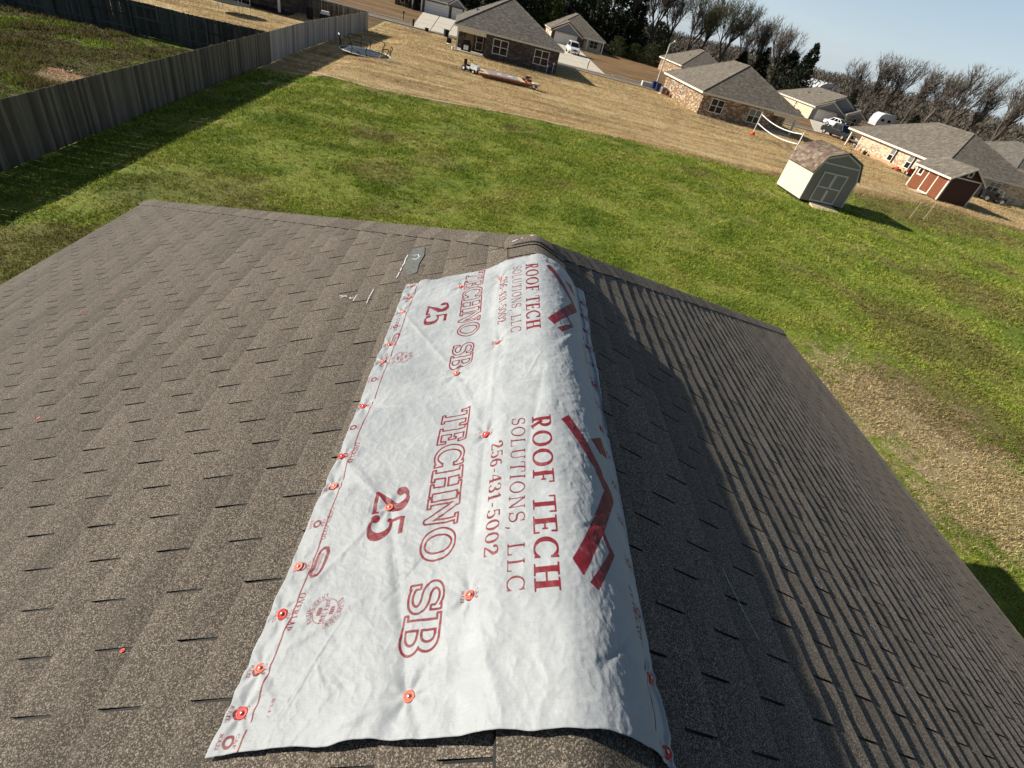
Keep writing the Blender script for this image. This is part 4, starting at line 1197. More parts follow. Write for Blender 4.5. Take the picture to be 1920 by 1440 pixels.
# ------------------------------------------------------------------ houses across the lots
def window(parent, x0, x1, z0, z1, y, nx=2, blind=False, wide=.07, frame='white', sash=True, axis='y'):
    """a framed opening facing -y (or -x) with separate panes"""
    fr = MB(); d = .05
    def bx(b, a0, c0, a1, c1, e0, e1):
        if axis == 'y': b.box(a0, y + e0, c0, a1, y + e1, c1)
        else: b.box(y + e0, a0, c0, y + e1, a1, c1)
    bx(fr, x0, z0, x0 + wide, z1, -d, .02); bx(fr, x1 - wide, z0, x1, z1, -d, .02)
    bx(fr, x0 + wide, z1 - wide, x1 - wide, z1, -d, .02); bx(fr, x0 + wide, z0, x1 - wide, z0 + wide, -d, .02)
    W_ = (x1 - x0 - 2 * wide)
    for i in range(1, nx): bx(fr, x0 + wide + W_ * i / nx - wide * .6, z0 + wide, x0 + wide + W_ * i / nx + wide * .6, z1 - wide, -d + .003, .02)
    zm = (z0 + z1) / 2
    f = None
    for i in range(nx):
        a = x0 + wide + W_ * i / nx + (wide * .6 if i else 0); c = x0 + wide + W_ * (i + 1) / nx - (wide * .6 if i < nx - 1 else 0)
        if sash: bx(fr, a, zm - wide * .4, c, zm + wide * .4, -d + .006, .02)
    f = fr.build('window', M[frame], parent)
    for i in range(nx):
        a = x0 + wide + W_ * i / nx + (wide * .6 if i else 0); c = x0 + wide + W_ * (i + 1) / nx - (wide * .6 if i < nx - 1 else 0)
        for (za, zb, up) in (((z0 + wide, zm - wide * .4, 0), (zm + wide * .4, z1 - wide, 1)) if sash else ((z0 + wide, z1 - wide, 1),)):
            p_ = MB(); bx(p_, a, za, c, zb, -.018, -.010)
            o = p_.build('pane', M['blind'] if (blind and up) else M['glass'], f)
    return f

def hip_roof(parent, x0, y0, x1, y1, ze, pitch, ov, mat, trim, front='hip', back='hip', name='roof', run=None):
    """roof over a rectangle whose ridge runs along y"""
    a0, a1, b0, b1 = x0 - ov, x1 + ov, y0 - ov, y1 + ov
    xm = (a0 + a1) / 2; hw = (a1 - a0) / 2; zr = ze + hw * pitch; t = .10
    rf = b0 + (hw if run is None else run) if front == 'hip' else b0; rb = b1 - (hw if run is None else run) if back == 'hip' else b1
    b = MB()
    P = {'fl': (a0, b0, ze), 'fr': (a1, b0, ze), 'bl': (a0, b1, ze), 'br': (a1, b1, ze), 'rf': (xm, rf, zr), 'rb': (xm, rb, zr)}
    lo = lambda p: (p[0], p[1], p[2] - t)
    b.quad(P['fl'], P['rf'], P['rb'], P['bl']); b.quad(P['fr'], P['br'], P['rb'], P['rf'])
    if front == 'hip': b.quad(P['fl'], P['fr'], P['rf'])
    if back == 'hip': b.quad(P['bl'], P['rb'], P['br'])
    b.quad(lo(P['fl']), lo(P['bl']), lo(P['rb']), lo(P['rf'])); b.quad(lo(P['fr']), lo(P['rf']), lo(P['rb']), lo(P['br']))
    for p, q in (('fl', 'bl'), ('fr', 'br')) + ((('fl', 'fr'),) if front == 'hip' else (('fl', 'rf'), ('rf', 'fr'))) + ((('bl', 'br'),) if back == 'hip' else (('bl', 'rb'), ('rb', 'br'))):
        b.quad(P[p], P[q], lo(P[q]), lo(P[p]))
    # ridge and hip caps
    def capline(p, q):
        p, q = Vector(p), Vector(q)
        b.tube(p, q, .075, .075, 5)
    capline(P['rf'], P['rb'])
    if front == 'hip': capline(P['fl'], P['rf']); capline(P['fr'], P['rf'])
    if back == 'hip': capline(P['bl'], P['rb']); capline(P['br'], P['rb'])
    r = b.build(name, mat, parent)
    f = MB(); e = .022
    f.box(a0 - e, b0, ze - .23, a0, b1, ze - .02); f.box(a1, b0, ze - .23, a1 + e, b1, ze - .02)
    if front == 'hip': f.box(a0 - e, b0 - e, ze - .23, a1 + e, b0, ze - .02)
    if back == 'hip': f.box(a0 - e, b1, ze - .23, a1 + e, b1 + e, ze - .02)
    f.box(a0, b0, ze - .235, a1, b1, ze - .225)
    f.build('fascia', trim, parent)
    return zr, xm, rf, rb, hw

def gable_wall(parent, x0, x1, y, ze, zr, mat, trim, ov=.35, t=.12):
    """triangular gable facing -y with sloping barge boards"""
    xm = (x0 + x1) / 2
    b = MB(); b.prism([(x0, ze), (x1, ze), (xm, zr)], y, y + t); b.build('gable', mat, parent)
    f = MB()
    for (xa, xb) in ((x0 - ov, xm), (x1 + ov, xm)):
        sl = (zr - ze) / (xm - x0); za = ze - ov * sl
        f.prism([(xa, za - .14), (xa, za + .06), (xb, zr + .06), (xb, zr - .16)] if xa < xb else [(xa, za + .06), (xa, za - .14), (xb, zr - .16), (xb, zr + .06)], y - .06, y - .002)
    f.build('barge_board', trim, parent)

def stacks(parent, spots):
    for (x, y, z, h) in spots:
        b = MB(); b.tube((x, y, z - .3), (x, y, z + h), .05, .05, 7); b.tube((x, y, z - .1), (x, y, z + .03), .12, .06, 7); b.build('vent_pipe', M['acgrey'], parent)
def roof_vent(parent, spots):
    for (x, y, z) in spots:
        b = MB(); b.box(x - .2, y - .2, z - .12, x + .2, y + .2, z + .14); b.build('roof_vent', M['rubber'], parent)

# --- dark brick house with the corner porch
H1 = thing('brick_house', 'dark brick house with two double windows and a corner porch', 'house', (-6.05, 71.3, 0), math.radians(4.2))
Wd, Dp, EV = 12.3, 15.5, 2.44
b = MB()
b.box(3.35, 0, -.2, Wd, Dp, EV - .03); b.box(0, 2.6, -.2, 3.35, Dp, EV - .03)
b.build('wall', M['brick_dark'], H1)
b = MB(); b.box(-.1, -.25, 0, 3.5, 2.6, .12); b.build('porch_slab', M['concrete'], H1)
b = MB(); b.box(-.02, -.02, .12, .16, .16, 1.98); b.build('porch_post', M['greytrim'], H1)
b = MB(); b.box(-.05, -.05, 1.98, 3.348, .12, EV - .03); b.box(-.05, .12, 1.98, .12, 2.598, EV - .03); b.build('porch_beam', M['trim'], H1)
d_ = MB(); d_.box(1.05, 2.54, .12, 2.0, 2.597, 1.98); d_ = d_.build('door', M['wooddoor'], H1)
b = MB(); b.box(1.9, 2.50, 1.0, 1.94, 2.54, 1.06); b.build('handle', M['chrome'], d_)
window(H1, 2.3, 3.2, .3, 2.0, 2.59, nx=1, frame='door')
window(H1, 4.25, 6.08, .62, 2.14, 0); window(H1, 9.30, 11.12, .62, 2.14, 0)
zr, xm, rf, rb, hw = hip_roof(H1, 0, 0, Wd, Dp, 2.62, .535, .42, M['roof_dark'], M['trim'], run=6.6)
stacks(H1, [(2.2, 6.5, 3.9, .3)]); roof_vent(H1, [(2.2, 9.0, 4.0)])
# --- brown brick house beside the light pole
H2 = thing('brick_house', 'brown speckled brick house with sunlit side wall behind the net', 'house', (24.3, 70.05, 0), math.radians(3.0))
Wd, Dp, EV = 13.0, 15.6, 2.28
b = MB(); b.box(0, 0, -.2, 9.6, Dp, EV - .03); b.box(9.6, 2.8, -.2, Wd, Dp, EV - .03); b.build('wall', M['brick_brown'], H2)
b = MB(); b.box(9.5, -.2, 0, Wd + .1, 2.8, .12); b.build('porch_slab', M['concrete'], H2)
b = MB(); b.box(Wd - .2, -.02, .12, Wd + .02, .2, 1.9); b.build('porch_post', M['greytrim'], H2)
b = MB(); b.box(9.602, -.04, 1.86, Wd + .05, .12, EV - .03); b.box(Wd - .1, .12, 1.86, Wd + .05, 2.798, EV - .03); b.build('porch_beam', M['trim'], H2)
b = MB(); b.box(10.2, 2.74, .12, 11.2, 2.797, 1.98); d_ = b.build('door', M['wooddoor'], H2)
b = MB(); b.box(11.08, 2.70, 1.0, 11.13, 2.74, 1.06); b.build('handle', M['chrome'], d_)
window(H2, 1.25, 3.0, .52, 2.02, 0); window(H2, 6.45, 8.25, .46, 1.98, 0, blind=True)
for yy in (7.6, 11.6): window(H2, yy, yy + .55, .75, 2.02, 0, nx=1, axis='x')
b = MB(); b.tube((.55, -.05, .0), (.55, -.05, 1.25), .025); b.box(.45, -.12, 1.1, .65, -.005, 1.4); b.build('meter', M['acgrey'], H2)
zr, xm, rf, rb, hw = hip_roof(H2, 0, 0, Wd, Dp, 2.46, .50, .42, M['roof_gray'], M['trim'], run=5.6)
stacks(H2, [(3.2, 7.5, 3.9, .35), (4.2, 9.2, 4.4, .35), (2.2, 8.6, 3.5, .25)]); roof_vent(H2, [(5.3, 7.8, 5.0), (4.6, 6.6, 4.7)])
# --- the next brick house up the street
H2b = thing('brick_house', 'brick house half hidden behind the speckled one, roof in two heights', 'house', (35.7, 121.0, 0), math.radians(4.0))
b = MB(); b.box(0, 0, -.2, 11.5, 14.5, 2.2); b.box(7.0, -2.4, -.2, 13.0, 0, 2.2); b.build('wall', M['brick_brown'], H2b)
hip_roof(H2b, 0, 0, 11.5, 14.5, 2.42, .52, .4, M['roof_gray'], M['trim'])
hip_roof(H2b, 7.0, -2.3, 13.0, 9, 2.42, .55, .3, M['roof_dark'], M['trim'], front='gable')
gable_wall(H2b, 7.0, 13.0, -2.4, 2.2, 4.0, M['siding'], M['greytrim'])
window(H2b, 8.6, 10.6, .5, 1.95, -2.4); roof_vent(H2b, [(3.2, 6.0, 4.2)])
# --- garage-fronted house with the white SUV
H3 = thing('garage_house', 'house with a wide pale garage gable and an SUV on its drive', 'house', (8.9, 132.0, 0), math.radians(3.0))
b = MB(); b.box(0, 0, -.2, 6.6, 18.5, 2.1); b.box(6.6, 3.2, -.2, 12.0, 18.5, 2.1); b.build('wall', M['brick_pale'], H3)
b = MB(); b.box(6.6, .6, 0, 12.1, 3.2, .12); b.build('porch_slab', M['concrete'], H3)
for xx in (8.3, 11.9): b = MB(); b.box(xx - .12, .7, .12, xx + .12, .94, 2.0); b.build('porch_post', M['white'], H3)
b = MB(); b.box(6.62, .68, 1.98, 12.1, .96, 2.14); b.build('porch_beam', M['trim'], H3)
gd = MB()
for j in range(4): gd.box(.75, -.06 + .004 * (j % 2), .06 + j * .455, 5.75, -.002, .06 + (j + 1) * .455 - .02)
gd.build('garage_door', M['door'], H3)
b = MB(); b.box(.0, -.03, .0, .74, .0, 2.1); b.box(5.76, -.03, 0, 6.6, 0, 2.1); b.build('brick_pier', M['brick_dark'], H3)
window(H3, 9.3, 11.2, .5, 1.9, 3.2)
d_ = MB(); d_.box(7.0, 3.14, .12, 7.95, 3.197, 1.98); d_ = d_.build('door', M['wooddoor'], H3); b = MB(); b.box(7.8, 3.1, 1.0, 7.85, 3.14, 1.06); b.build('handle', M['chrome'], d_)
for yy in (4.0, 7.5): window(H3, yy, yy + .8, .8, 1.95, 0, nx=1, axis='x')
hip_roof(H3, 0, 1.2, 12.0, 18.5, 2.28, .555, .35, M['roof_gray'], M['trim'], run=6.2)
hip_roof(H3, 0, .1, 6.6, 8, 2.285, .54, .35, M['roof_gray'], M['trim'], front='gable', name='gable_roof')
gable_wall(H3, 0, 6.6, -.03, 2.1, 3.98, M['siding'], M['trim'])
stacks(H3, [(2.0, 9.5, 3.4, .35), (3.0, 8.5, 3.9, .4), (2.4, 11, 3.6, .35)])
# --- three-gabled house with the cars
H4 = thing('gabled_house', 'house with overlapping grey front gables and cream brick side', 'house', (58.5, 107.2, 0), math.radians(2.5))
b = MB(); b.box(0, 0, -.2, 10.2, 15.5, 2.05); b.build('wall', M['brick_pale'], H4)
gd = MB()
for j in range(4): gd.box(1.0, -.06 + .004 * (j % 2), .06 + j * .44, 5.2, -.002, .06 + (j + 1) * .44 - .02)
gd.build('garage_door', M['door'], H4)
b = MB(); b.box(0, -.03, 0, .98, 0, 2.05); b.box(5.22, -.03, 0, 6.2, 0, 2.05); b.box(6.2, -.031, 0, 10.2, -.001, 2.04); b.build('front_siding', M['siding'], H4)
window(H4, 7.6, 9.6, .5, 1.9, -.03); 
d_ = MB(); d_.box(6.35, -.08, .1, 7.2, -.033, 1.95); d_ = d_.build('door', M['wooddoor'], H4); b = MB(); b.box(7.08, -.12, 1.0, 7.13, -.08, 1.06); b.build('handle', M['chrome'], d_)
for yy in (6.2,): window(H4, yy, yy + .5, .7, 1.9, 0, nx=1, axis='x')
hip_roof(H4, 0, .1, 10.2, 15.5, 2.24, .485, .35, M['roof_gray'], M['trim'], front='gable')
gable_wall(H4, 0, 10.2, .0, 2.06, 4.70, M['siding'], M['greytrim'])
hip_roof(H4, 0, -.7, 6.0, 3, 2.245, .44, .3, M['roof_gray'], M['greytrim'], front='gable', back='gable', name='gable_roof')
gable_wall(H4, 0.0, 6.0, -.75, 2.06, 3.52, M['siding'], M['greytrim'])
hip_roof(H4, 6.3, -1.4, 10.4, 3, 2.25, .48, .3, M['roof_gray'], M['greytrim'], front='gable', back='gable', name='gable_roof')
gable_wall(H4, 6.3, 10.4, -1.45, 2.06, 3.2, M['siding'], M['greytrim'])
for xx in (6.4, 10.2): b = MB(); b.box(xx - .08, -1.4, 0, xx + .08, -1.24, 2.06); b.build('porch_post', M['greytrim'], H4)
roof_vent(H4, [(2.8, 8.5, 3.7), (3.9, 6.5, 4.2)]); stacks(H4, [(1.6, 9.5, 3.1, .3)])
# --- cream stone house behind the red shed
H5 = thing('stone_house', 'cream stone house with long sunlit window wall behind the red shed', 'house', (50.0, 59.6, 0), math.radians(2.2))
Wd, Dp, EV = 12.6, 18.2, 2.05
b = MB(); b.box(0, 0, -.2, Wd, Dp - 2.6, EV - .03); b.box(2.0, Dp - 2.6, -.2, Wd, Dp, EV - .03); b.build('wall', M['brick_cream'], H5)
b = MB(); b.box(-.012, .0, -.15, -.001, Dp - 2.6, .34); b.build('stained_footing', M['stain'], H5)
b = MB(); b.box(-.02, Dp - .2, 0, .16, Dp - .02, EV - .1); b.build('porch_post', M['trim'], H5)
b = MB(); b.box(-.02, Dp - 2.75, 0, .10, Dp - 2.60, EV - .1); b.build('porch_post', M['trim'], H5)
for yy in (1.6, 4.6, 8.0): 
    window(H5, yy, yy + .95, .42, 1.88, 0, nx=1, axis='x', blind=True, wide=.09)
    b = MB(); b.box(-.07, yy - .30, .36, -.015, yy - .03, 1.92); b.build('shade_strip', M['rubber'], H5)  # black strip beside each window, put in for deep shade
window(H5, 6.6, 8.2, .8, 1.85, 0, blind=True)
hip_roof(H5, 0, 0, Wd, Dp, 2.20, .485, .42, M['roof_gray'], M['trim'], run=6.4)
stacks(H5, [(3.6, 8.6, 3.9, .3), (4.6, 7.2, 4.3, .15)]); roof_vent(H5, [(3.9, 6.8, 4.1)])
b = MB(); b.box(7.5, 9.2, 4.2, 8.5, 10.2, 4.55); b.build('skylight', M['tarp'], H5)
# --- white sided house cut by the right edge
H6 = thing('white_house', 'white walled house with brown roof cut off by right edge', 'house', (77.5, 79.5, 0), math.radians(2.0))
b = MB(); b.box(0, 0, -.2, 12, 15, 2.3); b.build('wall', M['brick_pale'], H6)
hip_roof(H6, 0, 0, 12, 15, 2.5, .46, .4, M['roof_dark'], M['trim'])
window(H6, 3, 4, .7, 1.9, 0, nx=1, axis='x')
# --- two-garage house at the top
HA = thing('garage_house', 'house with two pale garage doors at the head of a bright drive', 'house', (-22.2, 119.2, 0), math.radians(8.0))
b = MB(); b.box(0, 1.4, -.2, 5.0, 14, 2.15); b.box(5.0, 0, -.2, 13.0, 14, 2.15); b.build('wall', M['brick_dark'], HA)
for (xa, xb) in ((5.6, 10.2), (10.75, 12.75)):
    gd = MB()
    for j in range(4): gd.box(xa, -.06 + .004 * (j % 2), .04 + j * .46, xb, -.002, .04 + (j + 1) * .46 - .02)
    gd.build('garage_door', M['door'], HA)
for xx in (3.3, 5.0): b = MB(); b.box(xx - .12, -.3, 0, xx + .12, -.06, 2.1); b.build('porch_post', M['white'], HA)
d_ = MB(); d_.box(3.7, 1.34, 0, 4.6, 1.397, 1.95); d_ = d_.build('door', M['dark'], HA); b = MB(); b.box(4.4, 1.3, .95, 4.45, 1.34, 1.0); b.build('handle', M['chrome'], d_)
window(HA, 1.0, 2.6, .5, 1.9, 1.4)
hip_roof(HA, 0, .3, 13, 14, 2.32, .5, .4, M['roof_dark'], M['trim'])
hip_roof(HA, 9.9, -.5, 13.2, 4, 2.33, .62, .2, M['roof_dark'], M['greytrim'], front='gable', back='gable', name='gable_roof')
gable_wall(HA, 9.9, 13.2, -.55, 2.15, 3.25, M['siding'], M['greytrim'], ov=.2)
# --- porch house at the top left, mostly above the picture
H0 = thing('porch_house', 'house at the top edge showing only its dark porch and post', 'house', (-36.5, 66.9, zgf(-30, 68)), math.radians(2.0))
b = MB(); b.box(0, 2.4, -.2, 12.2, 13, 2.3); b.build('wall', M['brick_dark'], H0)
b = MB(); b.box(0, -.3, -.05, 12.5, 2.4, .14); b.build('porch_slab', M['dark'], H0)
for xx in (4.0, 11.6): b = MB(); b.box(xx, 0, .14, xx + .22, .22, 2.1); b.build('porch_post', M['greytrim'], H0)
b = MB(); b.box(0, -.05, 2.1, 12.2, .2, 2.3); b.build('porch_beam', M['trim'], H0)
hip_roof(H0, 0, 0, 12.2, 13, 2.48, .5, .4, M['roof_dark'], M['trim'])
window(H0, 5, 7, .4, 2.0, 2.4)
# --- low dark cabin among the trees
b_ = thing('cabin', 'low dark cabin under the cedars beyond the light pole', 'house', (33.0, 158.0, 0), math.radians(10))
m = MB(); m.box(-3, 0, -.2, 3, 6, 2.3); m.build('wall', M['brick_dark'], b_)
hip_roof(b_, -3, 0, 3, 6, 2.3, .5, .4, M['roof_dark'], M['greytrim'], front='gable'); gable_wall(b_, -3, 3, -.02, 2.2, 3.7, M['siding'], M['acgrey'])
# --- white metal building
b_ = thing('metal_building', 'white metal roofed shed beyond the gabled house', 'shed', (90.5, 168.0, 0), math.radians(12))
m = MB(); m.box(0, 0, -.2, 7.5, 8, 3.6); m.build('wall', M['tarp'], b_)
m = MB(); m.prism([(-.3, 3.55)] + [(3.75 + 4.05 * math.cos(t), 3.6 + 2.0 * math.sin(t)) for t in np.linspace(math.pi, 0, 9)] + [(7.8, 3.55)], -.3, 8.3); m.build('roof', M['tarp'], b_)

# ------------------------------------------------------------------ garden sheds
S1 = thing('barn_shed', 'cream barn shed, front coloured in shade, with white double doors on the lawn', 'shed', (21.2, 35.2, 0), math.radians(4.5))
Wd, Dp = 3.4, 3.25; ZF, ZE = .18, 2.02
gam = [(0, ZE), (.42, 2.98), (1.70, 3.44), (2.98, 2.98), (Wd, ZE)]
k = NT('shed_siding_cream'); wv = k.n('ShaderNodeTexWave', i_Vector=k.obj(), i_Scale=1.6, bands_direction='Y').outputs[0]
k.color(k.mix(k.ramp(wv, (.0, 1.0), (.12, .0)), (.70, .64, .50), (.42, .37, .28))); k.rough(.6); k.bump(k.ramp(wv, (.0, .0), (.12, 1.0)), .012, .8); M['sidecream'] = k.m
k = NT('shed_siding_shaded'); wv = k.n('ShaderNodeTexWave', i_Vector=k.obj(), i_Scale=1.6, bands_direction='X').outputs[0]
k.color((.270, .222, .200)); k.rough(.6); k.bump(k.ramp(wv, (.0, .0), (.12, 1.0)), .012, .8); M['sideshaded'] = k.m  # front siding darkened: the shade on it is in the colour
b = MB(); b.prism([(0, ZF), (Wd, ZF)] + gam[::-1], .0, .05); b.build('front_wall', M['sideshaded'], S1)
b = MB(); b.prism([(0, ZF), (Wd, ZF)] + gam[::-1], Dp - .05, Dp); b.build('back_wall', M['sidecream'], S1)
b = MB(); b.box(0, .05, ZF, .05, Dp - .05, ZE); b.build('side_wall', M['sidecream'], S1)
b = MB(); b.box(Wd - .05, .05, ZF, Wd, Dp - .05, ZE); b.build('side_wall', M['sidecream'], S1)
b = MB()
for xx in (.2, 1.7, 3.1): b.box(xx - .1, .1, 0, xx + .1, Dp - .1, ZF)
b.build('skid', M['dark'], S1)
rm = MB(); out = [(-.14, ZE - .06), (.36, 3.05), (1.70, 3.53), (3.04, 3.05), (Wd + .14, ZE - .06)]; inn = [(-.10, ZE - .09), (.39, 3.0), (1.70, 3.47), (3.01, 3.0), (Wd + .10, ZE - .09)]
for i in range(4): rm.prism([out[i], out[i + 1], inn[i + 1], inn[i]], -.10, Dp + .10)
rf_ = rm.build('roof', M['roof_tan'], S1)
# separate shingles on the sunlit slopes of the barn roof
k = NT('barn_shingle'); v = k.rnd(); k.color(k.ramp(v, (.0, (.11, .075, .055)), (.35, (.155, .112, .083)), (.7, (.20, .15, .115)), (1.0, (.27, .215, .17)))); k.rough(.92); k.bump(k.noise(k.obj(), 150, 2), .004, .7); M['barnsh'] = k.m
def facet(i, t, h=0.0):
    a, c = Vector((out[i][0], 0, out[i][1])), Vector((out[i + 1][0], 0, out[i + 1][1])); d = (c - a); n = Vector((-d.z, 0, d.x)).normalized()
    p = a + d * t + n * h; return p
for i in range(3):
    d = math.hypot(out[i + 1][0] - out[i][0], out[i + 1][1] - out[i][1]); rows = max(5, int(d / .15))
    for rw in range(rows):
        for cn in range(13):
            r = random.Random(i * 1000 + rw * 20 + cn)
            t0, t1 = rw / rows, min(1, (rw + 1.05) / rows)
            y0 = -.11 + (Dp + .22) * (cn + (.5 if rw % 2 else 0) - .25) / 12.5; y1 = y0 + (Dp + .22) / 12.5 - .012
            y0, y1 = max(y0, -.11), min(y1, Dp + .11)
            if y1 - y0 < .05: continue
            up = i < 2
            h0, h1 = (.014, .003) if up else (.003, .014)
            b = MB(); pts = [facet(i, t0, h0), facet(i, t1, h1)]
            b.add([(pts[0].x, y0, pts[0].z), (pts[0].x, y1, pts[0].z), (pts[1].x, y1, pts[1].z), (pts[1].x, y0, pts[1].z)] + [(facet(i, t0, 0).x, y0, facet(i, t0, 0).z), (facet(i, t0, 0).x, y1, facet(i, t0, 0).z)], [(0, 1, 2, 3), (4, 5, 1, 0)])
            b.build('shingle', M['barnsh'], rf_)
tr = MB()
for i in range(4):
    a, c = gam[i], gam[i + 1]; tr.prism([(a[0], a[1] - .02), (c[0], c[1] - .02), (c[0] * .965 + 1.7 * .035, c[1] - .12), (a[0] * .965 + 1.7 * .035, a[1] - .10)], -.03, -.002)
tr.box(.36, -.03, 2.62, 3.04, -.002, 2.70); tr.box(-.02, -.025, ZF, .06, -.002, ZE); tr.box(Wd - .06, -.025, ZF, Wd + .02, -.002, ZE)
tr.build('trim_board', M['greytrim'], S1)
tr = MB(); tr.box(Wd, -.02, ZF, Wd + .02, .06, ZE); tr.box(-.02, -.02, ZF, 0, .06, ZE); tr.build('corner_board', M['trim'], S1)
for (xa, xb) in ((.68, 1.62), (1.63, 2.57)):
    dr = MB(); dr.box(xa, -.04, .24, xb, -.003, 2.16); dr = dr.build('door', M['sideshaded'], S1)
    fr = MB(); w_ = .085
    fr.box(xa, -.065, .24, xa + w_, -.041, 2.16); fr.box(xb - w_, -.065, .24, xb, -.041, 2.16)
    for zz in (.24, 1.16, 2.16 - w_): fr.box(xa + w_, -.066, zz, xb - w_, -.041, zz + w_)
    fr.build('door_frame', M['greytrim'], dr)
b = MB(); b.box(1.56, -.10, 1.08, 1.69, -.067, 1.14); b.build('latch', M['rubber'], S1)
b = MB(); b.quad((.75, -.08, .16), (2.5, -.08, .16), (2.7, -1.15, .02), (.6, -1.15, .02)); b.quad((.6, -1.15, .0), (2.7, -1.15, 0), (2.7, -1.15, .02), (.6, -1.15, .02)); b.quad((.75, -.08, .16), (.6, -1.15, .02), (.6, -1.15, 0), (.75, -.08, 0))
b.build('ramp', M['ply'], S1)
b = MB(); b.box(-.012, 2.55, .35, -.001, 2.95, .72); b.build('sticker', M['white'], S1)
b = MB(); b.tube((2.2, -.001, 2.52), (2.2, -.03, 2.52), .04); b.build('lock_plate', M['acgrey'], S1)

S2 = thing('red_shed', 'red board shed with white trimmed door and gable roof at right', 'shed', (43.2, 49.85, 0), math.radians(1.2))
Wd, Dp, ZE, ZR = 3.3, 4.7, 2.30, 3.42
k = NT('red_siding_side'); wv = k.n('ShaderNodeTexWave', i_Vector=k.obj(), i_Scale=2.2, bands_direction='Y').outputs[0]
k.color(k.mix(k.ramp(wv, (.0, 1.0), (.14, .0)), k.ramp(k.noise(k.scale(k.obj(), (5, 5, .6)), 1.5, 4), (.3, (.17, .055, .026)), (.7, (.25, .088, .042))), (.06, .02, .012))); k.rough(.6); M['redside'] = k.m
k = NT('red_siding_shaded'); wv = k.n('ShaderNodeTexWave', i_Vector=k.obj(), i_Scale=2.2, bands_direction='X').outputs[0]
k.color(k.mix(k.ramp(wv, (.0, 1.0), (.14, .0)), (.060, .022, .015), (.02, .010, .008))); k.rough(.6); M['redshaded'] = k.m  # same red boards, darkened so the colour carries the shade of this face
b = MB(); b.prism([(0, .08), (Wd, .08), (Wd, ZE), (Wd / 2, ZR - .06), (0, ZE)], 0, .05); b.build('front_wall', M['redshaded'], S2)
b = MB(); b.prism([(0, .08), (Wd, .08), (Wd, ZE), (Wd / 2, ZR - .06), (0, ZE)], Dp - .05, Dp); b.build('back_wall', M['redshaded'], S2)
for xx in (0, Wd - .05): b = MB(); b.box(xx, .05, .08, xx + .05, Dp - .05, ZE); b.build('side_wall', M['redside'], S2)
rm = MB()
for sx in (0, 1):
    e, r_ = ((-.32, ZE - .14), (Wd / 2, ZR)) if not sx else ((Wd + .32, ZE - .14), (Wd / 2, ZR))
    p = [e, r_, (r_[0], r_[1] - .06), (e[0], e[1] - .06)]
    rm.prism(p if not sx else p[::-1], -.35, Dp + .25)
rm.build('roof', M['roof_gray'], S2)
t = MB()
t.box(-.35, -.35, ZE - .28, -.322, Dp + .25, ZE - .12)
for xa in (-.32, Wd + .32):
    p = [(xa, ZE - .16), (xa, ZE - .30), (Wd / 2, ZR - .16), (Wd / 2, ZR - .02)]
    t.prism(p if xa > 0 else p[::-1], -.375, -.352)
t.box(.06, -.03, ZE - .05, Wd - .06, -.002, ZE + .05)
t.build('fascia', M['trim'], S2)
t = MB()
for yy in (.0, Dp - .14): t.box(-.02, yy, .06, -.001, yy + .14, ZE - .12)
t.box(-.02, -.02, .06, .11, -.001, ZE - .05); t.box(Wd - .11, -.02, .06, Wd + .02, -.001, ZE - .05); t.box(Wd + .001, -.02, .06, Wd + .02, .14, ZE - .12)
t.build('corner_board', M['trim'], S2)
window(S2, 3.55, 4.25, 1.30, 2.02, 0, nx=1, sash=False, axis='x', wide=.13, frame='trim')
window(S2, 1.35, 1.85, ZE + .22, ZE + .72, 0, nx=1, sash=False, wide=.09, frame='greytrim')
dr = MB(); dr.box(-.025, 1.55, .12, -.002, 2.75, 1.95); dr = dr.build('door', M['redside'], S2)
fr = MB(); fr.box(-.05, 1.43, .08, -.003, 1.55, 1.95); fr.box(-.05, 2.75, .08, -.003, 2.87, 1.95); fr.box(-.055, 1.40, 1.95, -.003, 2.90, 2.16); fr.box(-.05, 1.55, .08, -.026, 2.75, .20)
fr.build('door_frame', M['trim'], dr)
b = MB(); b.quad((-.06, 1.4, .10), (-.06, 2.9, .10), (-1.1, 3.1, .02), (-1.1, 1.6, .02)); b.quad((-1.1, 1.6, .0), (-1.1, 3.1, 0), (-1.1, 3.1, .02), (-1.1, 1.6, .02)); b.build('ramp', M['ply'], S2)

